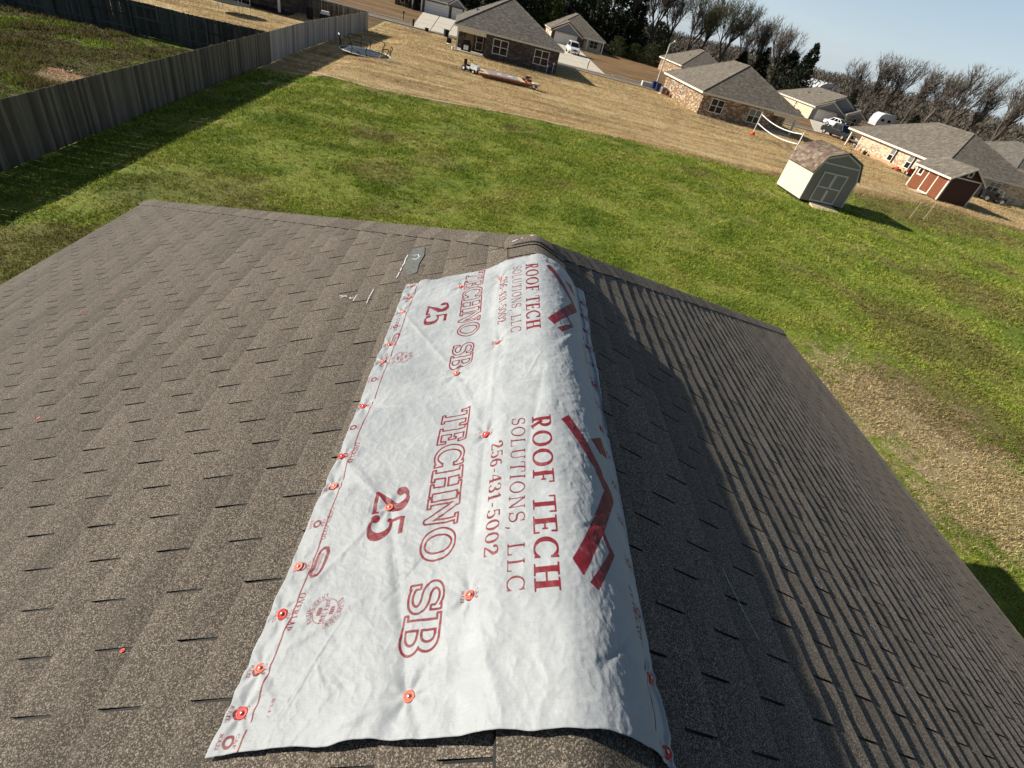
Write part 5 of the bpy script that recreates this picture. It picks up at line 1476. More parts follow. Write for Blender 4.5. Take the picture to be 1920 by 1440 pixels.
# ------------------------------------------------------------------ vehicles
def vehicle(label, cat, name, loc, rz, paint, kind, L=4.6, W=1.85, Ht=1.75, scale=1.0, group=None):
    v = thing(name, label, cat, loc, rz, group); v.scale = (scale,) * 3
    hw = W / 2
    # body sections along the car: (y, half width, bottom, top); the nose points to -y
    if kind == 'sedan': top = [(-L / 2, .55, .66), (-L / 2 + .15, .40, .74), (-L / 2 + 1.2, .32, .90), (L / 2 - .9, .32, .98), (L / 2 - .15, .38, .94), (L / 2, .50, .80)]
    else: top = [(-L / 2, .52, .80), (-L / 2 + .12, .40, .92), (-L / 2 + 1.15, .36, 1.06), (L / 2 - .8, .36, 1.08), (L / 2 - .1, .42, 1.06), (L / 2, .50, .92)]
    rows = []
    for i, (y, zb, zt) in enumerate(top):
        k_ = .88 if i in (0, len(top) - 1) else 1.0
        rows.append([(-hw * k_ * .93, y, zb), (-hw * k_, y, zb + .18), (-hw * k_, y, zt - .16), (-hw * k_ * .90, y, zt), (hw * k_ * .90, y, zt), (hw * k_, y, zt - .16), (hw * k_, y, zb + .18), (hw * k_ * .93, y, zb)])
    b = MB()
    for ra, rb in zip(rows[:-1], rows[1:]): b.add(ra + rb, [(j, (j + 1) % 8, 8 + (j + 1) % 8, 8 + j) for j in range(8)], 0, False)
    b.add(rows[0], [list(range(8))]); b.add(rows[-1], [list(range(8))[::-1]])
    body = b.build('body', paint, v)
    # cabin
    z0 = .96 if kind == 'sedan' else 1.05
    if kind == 'sedan': ca = [(-L / 2 + 1.25, L / 2 - .70), (-L / 2 + 2.0, L / 2 - 1.45)]
    elif kind == 'pickup': ca = [(-L / 2 + 1.3, L / 2 - 1.75), (-L / 2 + 1.9, L / 2 - 1.9)]
    else: ca = [(-L / 2 + 1.2, L / 2 - .12), (-L / 2 + 1.85, L / 2 - .45)]
    lo = [(-hw * .90, ca[0][0], z0), (hw * .90, ca[0][0], z0), (hw * .90, ca[0][1], z0), (-hw * .90, ca[0][1], z0)]
    hi = [(-hw * .72, ca[1][0], Ht), (hw * .72, ca[1][0], Ht), (hw * .72, ca[1][1], Ht), (-hw * .72, ca[1][1], Ht)]
    hi2 = [(p[0] * .9, p[1] + (.12 if i < 2 else -.12), Ht + .05) for i, p in enumerate(hi)]
    b = MB(); b.add(lo + hi + hi2, [(0, 1, 5, 4), (1, 2, 6, 5), (2, 3, 7, 6), (3, 0, 4, 7), (4, 5, 9, 8), (5, 6, 10, 9), (6, 7, 11, 10), (7, 4, 8, 11), (8, 9, 10, 11)])
    cab = b.build('cabin', paint, v)
    def glassq(i, j, fa, fb, name='window'):
        a, c, d, e = Vector(lo[i]), Vector(lo[j]), Vector(hi[j]), Vector(hi[i])
        n = (c - a).cross(e - a).normalized(); cen = (a + c + d + e) / 4
        if n.dot(cen - Vector((0, (ca[0][0] + ca[0][1]) / 2, (z0 + Ht) / 2))) < 0: n = -n
        def P(u, t): return (a.lerp(c, u)).lerp(e.lerp(d, u), t) + n * .012
        m_ = MB(); m_.quad(P(fa, .10), P(fb, .10), P(fb, .90), P(fa, .90)); m_.build(name, M['glass'], cab)
    glassq(0, 1, .06, .94, 'windscreen'); glassq(2, 3, .08, .92, 'rear_window')
    for s_ in ((1, 2), (3, 0)):
        for fa, fb in ((.06, .36), (.40, .68), (.72, .94)) if kind != 'pickup' else ((.06, .50), (.54, .94)): glassq(*s_, fa, fb)
    if kind == 'pickup':
        b = MB(); b.box(-hw * .82, L / 2 - 1.6, .80, hw * .82, L / 2 - .12, 1.10); b.build('cargo_bed', M['rubber'], v)
    for sx in (-1, 1):
        for yy in (-L / 2 + .85, L / 2 - .90):
            w = MB(); w.lathe([(.22, -.11), (.34, -.10), (.36, 0), (.34, .10), (.22, .11)], (sx * (hw - .10), yy, .36), 14, axis='x'); w = w.build('tyre', M['rubber'], v)
            r_ = MB(); r_.lathe([(.21, -.02), (.21, .02)], (sx * (hw + .012), yy, .36), 10, axis='x'); r_.build('rim', M['chrome'], w)
        h = MB(); h.box(sx * hw * .55 - .2, -L / 2 - .03, .68 if kind != 'sedan' else .56, sx * hw * .55 + .2, -L / 2 + .04, .84 if kind != 'sedan' else .68); h.build('headlight', M['lamp'], v)
        h = MB(); h.box(sx * hw * .70 - .12, L / 2 - .05, .74, sx * hw * .70 + .12, L / 2 + .02, .92); h.build('tail_light', M['red'], v)
        h = MB(); h.box(sx * (hw + .02) - .06, ca[0][0] + .12, 1.02, sx * (hw + .02) + .06, ca[0][0] + .30, 1.18); h.build('wing_mirror', paint, v)
    g = MB(); g.box(-hw * .36, -L / 2 - .025, .56, hw * .36, -L / 2 + .04, .80); g.build('grille', M['rubber'], v)
    g = MB(); g.box(-hw * .84, -L / 2 - .06, .36, hw * .84, -L / 2 + .05, .52); g.build('bumper', paint if kind == 'sedan' else M['chrome'], v)
    if kind == 'suv':
        for sx in (-1, 1): g = MB(); g.tube((sx * hw * .6, ca[1][0] + .2, Ht + .09), (sx * hw * .6, ca[1][1] - .2, Ht + .09), .025); g.build('roof_rail', M['rubber'], v)
    return v
vehicle('white SUV parked facing out on the pale garage drive', 'car', 'parked_suv', (12.25, 113.6, .03), math.radians(4), M['whitecar'], 'suv', Ht=1.85, W=2.0, L=4.9)
vehicle('white saloon car parked in front of the gabled house', 'car', 'parked_car', (61.2, 101.6, .03), math.radians(35), M['whitecar'], 'sedan', L=4.7, Ht=1.50)
vehicle('black pickup truck parked at the corner of the stone house', 'truck', 'parked_truck', (51.7, 84.6, .03), math.radians(22), M['blackcar'], 'pickup', L=5.2, W=1.95, Ht=1.85)
vehicle('white pickup truck cut off by the right edge of the picture', 'truck', 'parked_truck', (79.2, 76.9, .0), math.radians(-60), M['whitecar'], 'pickup', L=5.3, W=2.0, Ht=1.85)
# rounded white camper seen over the stone roof
cv = thing('camper_trailer', 'rounded white camper trailer seen over the stone house roof', 'trailer', (88.0, 130.0, 0), math.radians(10))
b = MB(); prof_ = [(-2.2, .6), (-2.35, 1.4), (-2.0, 2.7), (-1.2, 3.25), (1.2, 3.3), (2.2, 2.9), (2.5, 1.6), (2.3, .6)]
b.prism(prof_[::-1], -1.2, 1.2); b.build('body', M['tarp'], cv)
for xx in (-.4, .4): w = MB(); w.lathe([(.3, -.1), (.36, 0), (.3, .1)], (xx * 1.2, -1.15, .36), 12, axis='y'); w.build('wheel', M['rubber'], cv)
window(cv, -1.6, -.4, 1.6, 2.3, -1.2, nx=1, sash=False); window(cv, .3, 1.4, 1.6, 2.3, -1.2, nx=1, sash=False)

# ------------------------------------------------------------------ volleyball net
vb = thing('volleyball_net', 'sagging white taped volleyball net on two poles in red bases', 'net', (29.1, 63.3, 0))
P0, P1 = Vector((0, 0, 0)), Vector((.35, -9.65, 0)); PH = 2.38
for p in (P0, P1):
    b = MB(); b.tube(p + Vector((0, 0, .2)), p + Vector((0, 0, PH)), .045, .04, 8); b.build('pole', M['net'], vb)
    b = MB(); b.lathe([(.02, 0), (.26, .02), (.26, .22), (.16, .34), (.07, .36)], tuple(p), 12); b.build('base', M['orange'], vb)
for nm, zt, sag in (('top_tape', 2.22, .62), ('bottom_tape', 1.32, .55)):
    b = MB(); N = 18; q = []
    for i in range(N + 1):
        t = i / N; p = P0.lerp(P1, .02 + .96 * t); q.append(Vector((p.x, p.y, zt - sag * 4 * t * (1 - t) * .55)))
    for a, c in zip(q[:-1], q[1:]):
        for dx in (0,): b.add([a + Vector((.012, 0, 0)), c + Vector((.012, 0, 0)), c + Vector((.012, 0, -.075)), a + Vector((.012, 0, -.075)), a - Vector((.012, 0, 0)), c - Vector((.012, 0, 0)), c - Vector((.012, 0, .075)), a - Vector((.012, 0, .075))], [(0, 1, 2, 3), (4, 7, 6, 5), (0, 4, 5, 1), (3, 2, 6, 7)])
    b.build(nm, M['net'], vb)
b = MB()
for i in range(37):
    t = i / 36; p = P0.lerp(P1, .02 + .96 * t); zt = 2.22 - .62 * 2.2 * t * (1 - t); zb = 1.32 - .55 * 2.2 * t * (1 - t)
    b.tube((p.x, p.y, zb), (p.x, p.y, zt - .07), .0035, n=3, cap=False)
for j in range(1, 7):
    f = j / 7
    for i in range(12):
        t, t2 = i / 12, (i + 1) / 12
        def zz(t): return (1.32 - 1.21 * t * (1 - t)) * (1 - f) + (2.15 - 1.364 * t * (1 - t)) * f
        p, q2 = P0.lerp(P1, .02 + .96 * t), P0.lerp(P1, .02 + .96 * t2)
        b.tube((p.x, p.y, zz(t)), (q2.x, q2.y, zz(t2)), .0035, n=3, cap=False)
b.build('mesh_cords', M['rubber'], vb)
for p, sgn in ((P0, 1), (P1, -1)):
    b = MB(); b.tube(p + Vector((0, .05 * sgn, 1.3)), p + Vector((0, .05 * sgn, 2.22)), .02, n=5); b.build('end_dowel', M['net'], vb)
b = MB(); b.tube((0, 0, 2.2), (-1.7, 1.0, 0), .008, n=4); b.build('guy_rope', M['rubber'], vb)

# street light
lp = thing('street_light', 'tall pale street light beside the speckled brick house', 'street light', (25.9, 99.0, 0))
b = MB(); b.tube((0, 0, 0), (0, 0, 5.6), .14, .10, 8); b.build('pole', M['pole'], lp)
b = MB(); b.tube((0, 0, 5.58), (.55, -.1, 6.0), .05, .045, 6); b.build('arm', M['pole'], lp)
b = MB(); b.lathe([(.04, .18), (.16, .12), (.20, 0), (.10, -.06), (.02, -.07)], (.62, -.1, 6.02), 10); b.build('lamp', M['white'], lp)

# upturned trampoline
tp = thing('trampoline', 'upturned trampoline with its bent black legs in the air', 'trampoline', (-12.3, 52.9, zgf(-12.3, 52.9)))
b = MB(); b.lathe([(2.05, .16), (2.05, .17), (.02, .13)], n=36); b.build('mat', M['mat'], tp)
b = MB(); N = 36
for i in range(N):
    a, c = 2 * math.pi * i / N, 2 * math.pi * (i + 1) / N
    b.tube((2.2 * math.cos(a), 2.2 * math.sin(a), .15), (2.2 * math.cos(c), 2.2 * math.sin(c), .15), .035, n=6, cap=False)
b.build('frame_ring', M['net'], tp)
for i, (ang, wd) in enumerate(((200, 30), (268, 34), (330, 20), (75, 36), (128, 30), (22, 14))):
    b = MB(); a0, a1 = math.radians(ang - wd / 2), math.radians(ang + wd / 2); h = (1.0, .95, .80, .95, .98, .85)[i]
    q = [Vector((2.2 * math.cos(a0), 2.2 * math.sin(a0), .15)), Vector((2.15 * math.cos(a0 + .03), 2.15 * math.sin(a0 + .03), .5)), Vector((2.3 * math.cos(a0 - .02), 2.3 * math.sin(a0 - .02), h)), Vector((2.26 * math.cos(a0 + .06), 2.26 * math.sin(a0 + .06), h + .08)),
         Vector((2.26 * math.cos(a1 - .06), 2.26 * math.sin(a1 - .06), h + .08)), Vector((2.3 * math.cos(a1 + .02), 2.3 * math.sin(a1 + .02), h)), Vector((2.15 * math.cos(a1 - .03), 2.15 * math.sin(a1 - .03), .5)), Vector((2.2 * math.cos(a1), 2.2 * math.sin(a1), .15))]
    b.path(q, .036, 6); b.build('leg', M['rubber'], tp)
    if i == 0:
        b = MB(); b.path([q[3] + Vector((0, 0, .03)), q[4] + Vector((0, 0, .03))], .05, 6); b.build('foam_sleeve', M['white'], tp)
# tall trampoline in the far yard, its net out of frame
t2 = thing('trampoline', 'standing trampoline on thin legs near the top edge behind the fence', 'trampoline', (-26.4, 59.4, zgf(-26, 59)))
b = MB(); b.lathe([(1.75, .80), (1.80, .84), (1.7, .84), (.02, .80)], n=24); b.build('mat', M['rubber'], t2)
for i in range(6):
    a = math.pi * 2 * i / 6 + .3; b = MB(); b.tube((1.7 * math.cos(a), 1.7 * math.sin(a), 0), (1.7 * math.cos(a), 1.7 * math.sin(a), 2.6), .022, n=5); b.build('leg', M['acgrey'], t2)

# flat trailer frame on the dry grass
tl = thing('flat_trailer', 'rusty red flat trailer with grey slatted deck and plywood ends', 'trailer', (-2.3, 55.2, .0), math.radians(10)); tl.scale = (.9, 1.55, 1.0)
for yy in (0, 1.9): b = MB(); b.box(0, yy - .06, .16, 6.4, yy + .16, .34); b.build('frame_rail', M['rust'], tl)
for xx in (.02, 1.1, 4.6, 5.6): b = MB(); b.box(xx, .10, .23, xx + .10, 1.9, .33); b.build('cross_member', M['rust'], tl)
b = MB(); b.box(.12, .12, .335, 1.05, 1.88, .36); b.build('plywood_panel', M['ply'], tl)
b = MB(); b.box(4.5, .12, .335, 5.1, 1.88, .36); b.build('plywood_panel', M['ply'], tl)
for i in range(24): b = MB(); b.box(1.12 + i * .14, .14, .34, 1.12 + i * .14 + .115, 1.86, .385); b.build('deck_slat', M['slat'], tl)
b = MB(); b.box(2.2, .75, .39, 3.9, 1.15, .41); b.build('white_board', M['white'], tl)
b = MB(); b.box(2.6, .92, .412, 3.3, 1.0, .425); b.build('black_strip', M['rubber'], tl)
for yy in (-.18, 2.12):
    w = MB(); w.lathe([(.16, -.1), (.24, -.08), (.25, 0), (.24, .08), (.16, .1)], (5.9, yy, .25), 14, axis='y'); w = w.build('wheel', M['rubber'], tl)
    r_ = MB(); r_.lathe([(.14, -.115), (.14, .115)], (5.9, yy, .25), 10, axis='y'); r_.build('rim', M['white'], w)
    b = MB(); b.box(5.75, yy - .16, .46, 6.35, yy + .16, .55); b.build('mudguard', M['white'] if yy < 0 else M['rubber'], tl)
# ride-on mower at its left end
def mower(name, label, loc, rz, paint, s=1.0, group=None):
    m_ = thing(name, label, 'mower', loc, rz, group); m_.scale = (s,) * 3
    b = MB(); b.add([(-.32, -.75, .32), (.32, -.75, .32), (.36, .0, .32), (-.36, .0, .32), (-.26, -.72, .66), (.26, -.72, .66), (.32, .0, .78), (-.32, .0, .78)], [(0, 1, 5, 4), (1, 2, 6, 5), (2, 3, 7, 6), (3, 0, 4, 7), (4, 5, 6, 7)]); b.build('bonnet', paint, m_)
    b = MB(); b.box(-.45, .02, .26, .45, .85, .42); b.build('body', paint, m_)
    b = MB(); b.box(-.22, .42, .42, .22, .82, .54); b.box(-.22, .78, .54, .22, .86, .95); b.build('seat', M['rubber'], m_)
    b = MB(); b.lathe([(.44, .12), (.50, .18), (.42, .26)], (0, .15, 0), 14); b.build('cutting_deck', M['rubber'], m_)
    b = MB(); b.tube((0, .02, .78), (0, .16, .95), .02); b.lathe([(.15, -.012), (.17, 0), (.15, .012)], (0, .18, .96), 12); b.build('steering_wheel', M['rubber'], m_)
    for sx in (-1, 1):
        for yy, r_ in ((-.5, .17), (.62, .25)):
            w = MB(); w.lathe([(r_ * .6, -.09), (r_, -.07), (r_, .07), (r_ * .6, .09)], (sx * .46, yy, r_), 12, axis='x'); w = w.build('wheel', M['rubber'], m_)
            h = MB(); h.lathe([(r_ * .5, -.095), (r_ * .5, .095)], (sx * .46, yy, r_), 8, axis='x'); h.build('rim', M['white'], w)
    return m_
mower('ride_on_mower', 'white and black ride-on mower at the left end of trailer', (-3.1, 56.8, 0), math.radians(60), M['white'], 1.0)
mower('ride_on_mower', 'red ride-on mower against the stone wall beside the red shed', (49.2, 62.6, 0), math.radians(160), M['reddark'], 1.0)
pm = thing('push_mower', 'small red push mower with upright handle by the stone wall', 'mower', (48.6, 64.3, 0), math.radians(20))
b = MB(); b.box(-.28, -.35, .12, .28, .35, .30); b.lathe([(.14, .30), (.12, .45), (.02, .46)], n=10); b.build('deck', M['red'], pm)
b = MB(); b.path([(-.22, .3, .25), (-.22, .9, 1.25), (.22, .9, 1.25), (.22, .3, .25)], .016, 5); b.build('handle', M['orange'], pm)
for sx in (-1, 1):
    for yy in (-.3, .3): w = MB(); w.lathe([(.11, -.03), (.12, 0), (.11, .03)], (sx * .31, yy, .12), 10, axis='x'); w.build('wheel', M['rubber'], pm)
# garden clutter by the stone house porch
bk = thing('bicycle', 'dark child bicycle leaning near the stone house porch post', 'bicycle', (48.7, 74.0, 0), math.radians(95))
for yy in (-.42, .42):
    b = MB(); N = 14
    for i in range(N):
        a, c = 2 * math.pi * i / N, 2 * math.pi * (i + 1) / N
        b.tube((0, yy + .30 * math.cos(a), .31 + .30 * math.sin(a)), (0, yy + .30 * math.cos(c), .31 + .30 * math.sin(c)), .022, n=5, cap=False)
    b.build('wheel', M['rubber'], bk)
b = MB(); b.path([(0, -.42, .31), (0, -.28, .78), (0, .10, .36), (0, .20, .72), (0, -.28, .70)], .022, 5); b.path([(0, .10, .36), (0, .42, .31), (0, .20, .72)], .018, 5); b.build('frame', M['reddark'], bk)
b = MB(); b.tube((-.26, -.3, .86), (.26, -.3, .86), .018); b.tube((0, -.28, .76), (0, -.3, .86), .018); b.build('handlebar', M['chrome'], bk)
b = MB(); b.box(-.07, .10, .76, .07, .34, .81); b.tube((0, .2, .7), (0, .2, .77), .018); b.build('saddle', M['rubber'], bk)
for i, (x, y, s, c, lab) in enumerate(((48.9, 72.0, .45, 'rubber', 'small dark planter tub at the foot of the stone wall'), (51.2, 78.3, .5, 'acgrey', 'grey tub next to the stone house porch post'))):
    o = thing('planter', lab, 'planter', (x, y, 0)); b = MB(); b.lathe([(.22 * s * 2, 0), (.30 * s * 2, .30 * s * 2), (.32 * s * 2, .42 * s * 2), (.27 * s * 2, .42 * s * 2), (.25 * s * 2, .30 * s * 2)], n=12); b.build('tub', M[c], o)
    b = MB(); 
    for j in range(14):
        r = random.Random(j + i * 30); a = r.uniform(0, 6.28); b.add([(0, 0, .4 * s), (.25 * math.cos(a), .25 * math.sin(a), .8 * s + r.random() * .3), (.25 * math.cos(a + .5), .25 * math.sin(a + .5), .7 * s)], [(0, 1, 2)])
    b.build('leaves', M['bark_dark'], o)

# bins, condensers and boxes beside the speckled brick house
for i, (x, y, lab) in enumerate(((22.45, 84.5, 'tall blue wheeled bin standing nearest the dark condenser'), (22.1, 85.7, 'blue wheeled bin just below the street light'))):
    o = thing('wheeled_bin', lab, 'bin', (x, y, 0), .1 * i, 'blue bins below the street light')
    b = MB(); b.add([(-.25, -.28, .06), (.25, -.28, .06), (.25, .28, .06), (-.25, .28, .06), (-.31, -.36, 1.0), (.31, -.36, 1.0), (.31, .36, 1.0), (-.31, .36, 1.0)], [(0, 3, 2, 1), (0, 1, 5, 4), (1, 2, 6, 5), (2, 3, 7, 6), (3, 0, 4, 7)]); b.build('body', M['blue'], o)
    b = MB(); b.box(-.33, -.40, 1.0, .33, .38, 1.07); b.build('lid', M['blue'], o)
    for sx in (-1, 1): w = MB(); w.lathe([(.10, -.03), (.12, 0), (.10, .03)], (sx * .28, .28, .12), 10, axis='x'); w.build('wheel', M['rubber'], o)
def condenser(loc, lab, s=1.0):
    o = thing('air_conditioner', lab, 'air conditioner', loc, .1); o.scale = (s,) * 3
    b = MB(); b.box(-.6, -.6, 0, .6, .6, .08); b.build('pad', M['concrete'], o)
    b = MB(); b.box(-.4, -.4, .08, .4, .4, .82); b.build('case', M['acgrey'], o)
    g = MB()
    for j in range(8): g.box(-.42, -.42, .14 + j * .08, .42, .42, .17 + j * .08)
    g.build('louvres', M['rubber'], o)
    b = MB(); b.lathe([(.34, .82), (.34, .86), (.02, .88)], n=14); b.build('fan_grille', M['rubber'], o)
condenser((22.9, 82.6, 0), 'grey air conditioner on a pad beside the speckled brick wall')
condenser((57.6, 110.8, 0), 'dark air conditioner beside the gabled house cream wall', .95)
o = thing('storage_box', 'low pale storage box between street light and road kerb', 'box', (21.6, 87.6, 0)); b = MB(); b.box(-.9, -.4, 0, .9, .4, .55); b.build('body', M['greytrim'], o); b = MB(); b.box(-.93, -.43, .55, .93, .43, .62); b.build('lid', M['white'], o)
b = thing('garden_cart', 'dark round garden cart leaning by the speckled brick wall', 'cart', (23.1, 81.2, 0)); m = MB(); m.lathe([(.30, -.05), (.36, 0), (.30, .05)], (0, 0, .36), 12, axis='x'); m.build('wheel', M['rubber'], b); m = MB(); m.box(-.2, -.3, .3, .2, .4, .62); m.build('tray', M['reddark'], b)
# mailboxes
for i, (x, y, lab) in enumerate(((-15.6, 90.95, 'dark mailbox on a post beside the far kerb at top'), (12.6, 91.1, 'mailbox on a post at the kerb below the SUV'))):
    o = thing('mailbox', lab, 'mailbox', (x, y, 0), 0, 'mailboxes along the kerb'); b = MB(); b.box(-.05, -.05, 0, .05, .05, .95); b.build('post', M['rubber'], o)
    b = MB(); b.prism([(-.1, .95), (.1, .95), (.1, 1.08), (.07, 1.15), (-.07, 1.15), (-.1, 1.08)], -.25, .25); b.build('box', M['rubber'] if i == 0 else M['greytrim'], o)
# black bins at the kerb of the bright drive
for i, (x, y, w_, h_, lab) in enumerate(((-11.3, 84.6, .55, .40, 'small black tub at the near edge of the bright drive'), (-8.55, 83.9, .75, .85, 'square black bin at the near edge of the bright drive'), (-13.35, 85.8, .3, .9, 'dark marker post at the left corner of bright drive'))):
    o = thing('black_bin' if i < 2 else 'marker_post', lab, 'bin' if i < 2 else 'post', (x, y, 0)); b = MB(); b.lathe([(w_ * .42, 0), (w_ * .5, h_ * .9), (w_ * .52, h_), (w_ * .44, h_), (.02, h_ * .96)], n=4 if i == 1 else 10); b.build('body', M['rubber'], o)
# patio things in the dark brick porch
o = thing('grill', 'black grill under the corner porch of the dark house', 'grill', (-4.9, 72.3, .12), .07); b = MB(); b.box(-.6, -.3, .0, .6, .3, .75); b.build('cabinet', M['rubber'], o); b = MB(); b.prism([(-.45, .75), (.45, .75), (.45, 1.0), (.3, 1.12), (-.3, 1.12), (-.45, 1.0)], -.28, .28); b.build('lid', M['rubber'], o)
b = MB(); b.box(-.30, -.33, .12, .25, -.302, .6); b.build('front_panel', M['white'], o)
o = thing('garden_chair', 'dark garden chair with white cushion outside the porch post', 'chair', (-6.9, 72.6, 0), .5); b = MB(); b.box(-.3, -.3, .34, .3, .3, .40); b.build('seat', M['white'], o); b = MB(); b.box(-.3, .26, .4, .3, .32, .92); b.build('backrest', M['rubber'], o)
for sx in (-.28, .28):
    for sy in (-.28, .28): b = MB(); b.tube((sx, sy, 0), (sx, sy, .34), .02, n=5); b.build('leg', M['rubber'], o)
o = thing('white_bucket', 'white bucket on the grass beside the porch post', 'bucket', (-6.35, 71.0, 0)); b = MB(); b.lathe([(.13, 0), (.16, .32), (.15, .34), (.13, .32), (.02, .3)], n=12); b.build('body', M['white'], o)
# meter and hydrant pipes at the right end of the dark house
for i, (x, y, h, lab) in enumerate(((5.75, 71.5, 1.05, 'pale meter post at the right corner of dark brick wall'), (5.05, 71.3, .7, 'short pale pipe stand left of the meter post'))):
    o = thing('meter_post', lab, 'post', (x, y, 0)); b = MB(); b.tube((0, 0, 0), (0, 0, h), .03, n=6); b.build('pipe', M['greytrim'], o); b = MB(); b.lathe([(.05, h), (.14, h + .05), (.14, h + .2), (.03, h + .26)], n=8); b.build('meter', M['pole'], o)
o = thing('blue_tub', 'dark blue tub between the two pipe stands', 'tub', (5.4, 71.6, 0)); b = MB(); b.lathe([(.2, 0), (.26, .5), (.22, .52), (.02, .48)], n=10); b.build('body', M['blue'], o)
# cane stakes on the lawn
for i, (x, y, h, tx, ty, lab) in enumerate(((32.3, 38.5, 1.25, .35, .35, 'thin left cane stake leaning on the lawn before red shed'), (33.75, 38.9, 1.45, .45, .4, 'thin right cane stake with a dark clod at its foot'))):
    o = thing('cane_stake', lab, 'stake', (x, y, 0), 0, 'cane stakes on the lawn'); b = MB(); b.tube((0, 0, 0), (tx, ty, h), .014, n=5); b.build('cane', M['ply'], o)
    if i: b = MB(); b.lathe([(.22, 0), (.16, .09), (.02, .13)], (-.25, -.05, 0), 9); b.build('clod', M['dark'], o)
# black utility cart by the stone house front
uc = thing('utility_vehicle', 'black utility cart with silver wheel behind the red shed', 'cart', (56.6, 58.2, 0), math.radians(72))
b = MB(); b.box(-.6, -1.2, .35, .6, 1.2, .70); b.build('body', M['blackcar'], uc); b = MB(); b.box(-.6, .2, .70, .6, 1.25, .98); b.build('tray', M['blackcar'], uc)
b = MB(); b.box(-.5, -.2, .70, .5, .1, 1.05); b.build('seat', M['rubber'], uc)
b = MB(); b.path([(-.55, -.6, .7), (-.55, -.4, 1.35), (.55, -.4, 1.35), (.55, -.6, .7)], .03, 5); b.build('roll_bar', M['chrome'], uc)
for sx in (-1, 1):
    for yy in (-.8, .8):
        w = MB(); w.lathe([(.2, -.12), (.33, -.10), (.33, .10), (.2, .12)], (sx * .62, yy, .33), 12, axis='x'); w = w.build('wheel', M['rubber'], uc); r_ = MB(); r_.lathe([(.20, -.125), (.20, .125)], (sx * .62, yy, .33), 10, axis='x'); r_.build('rim', M['chrome'], w)
# things by the far fence
o = thing('grill', 'covered grill with white top beside the far fence', 'grill', (-20.6, 69.6, zgf(-20, 70)), .2); b = MB(); b.box(-.55, -.35, 0, .55, .35, .8); b.build('cabinet', M['rubber'], o); b = MB(); b.prism([(-.5, .8), (.5, .8), (.4, 1.1), (-.4, 1.1)], -.33, .33); b.build('lid', M['greytrim'], o)
o = thing('black_bin', 'black bin standing left of the covered grill', 'bin', (-22.2, 69.3, zgf(-20, 70))); b = MB(); b.lathe([(.32, 0), (.38, 1.0), (.4, 1.06), (.02, 1.08)], n=12); b.build('body', M['rubber'], o)

# ------------------------------------------------------------------ trees
class Tri:
    def __init__(s): s.v = []; s.r = []
    def tri(s, a, b, c, r): s.v += [a, b, c]; s.r += [r, r, r]
    def mesh(s, name, mat):
        V = np.array([tuple(p) for p in s.v]); F = np.arange(len(V)).reshape(-1, 3)
        return np_mesh(name, V, F, mat, False, {'rnd': s.r})
def rv(r, a=1.0): return Vector((r.uniform(-a, a), r.uniform(-a, a), r.uniform(-a, a)))

def bare_tree_meshes(seed, leafy=0, spread=.42, mat_t='bark', mat_c='twig'):
    """unit tree about 10 m tall: trunk and limbs as tubes, twigs (and young leaves) as slivers"""
    r = random.Random(seed); tb = MB(); cr = Tri()
    def sliver(p, d, l, w, rr):
        s = d.cross(rv(r)).normalized() * w
        cr.tri(p - s * 1.35, p + s * 1.35, p + d * l, rr)
    def grow(p, d, l, rad, dep):
        n = 4 if dep < 2 else 3
        q = p
        for i in range(n):
            d2 = (d + rv(r, .14 + .05 * dep) + Vector((0, 0, .07))).normalized()
            e = q + d2 * (l / n); r1 = rad * (1 - .5 * (i + 1) / n); r0 = rad * (1 - .5 * i / n)
            if dep <= 3: tb.tube(q, e, r0, r1, 6 if dep == 0 else (5 if dep == 1 else 3), cap=False)
            else: sliver(q, (e - q).normalized(), (e - q).length * 1.15, rad * 1.0, r.random())
            if dep >= 1 and i >= 1 and dep < 4:
                for _ in range(2 if dep == 3 else 1):
                    dd = (d2 * 1.0 + rv(r, .62) + Vector((0, 0, .45))).normalized(); grow(e, dd, l * r.uniform(.40, .62), r1 * .62, dep + 1)
            q, d = e, d2
        if dep < 4:
            for _ in range((r.choice((3, 4)), 3, 3, 3)[dep]):
                dd = (d + rv(r, spread + .05 * dep) + Vector((0, 0, .34))).normalized()
                grow(q, dd, l * r.uniform(.66, .92), rad * .58, dep + 1)
        else:
            for _ in range(3): 
                dd = (d + rv(r, .7) + Vector((0, 0, .3))).normalized(); sliver(q, dd, r.uniform(.35, .85), .014, r.random())
            if leafy:
                for _ in range(leafy):
                    o = q + rv(r, .32); s1, s2 = rv(r, .09), rv(r, .09); cr.tri(o, o + s1, o + s2, r.random())
    grow(Vector((0, 0, -.1)), Vector((r.uniform(-.05, .05), r.uniform(-.05, .05), 1)).normalized(), 2.6, .24, 0)
    z = max(v.z for v in cr.v)
    k_ = 10.0 / z
    tb.v = [tuple(Vector(v) * k_) for v in tb.v]; cr.v = [v * k_ for v in cr.v]
    return tb.mesh('trunk', M[mat_t]), cr.mesh('crown', M[mat_c])

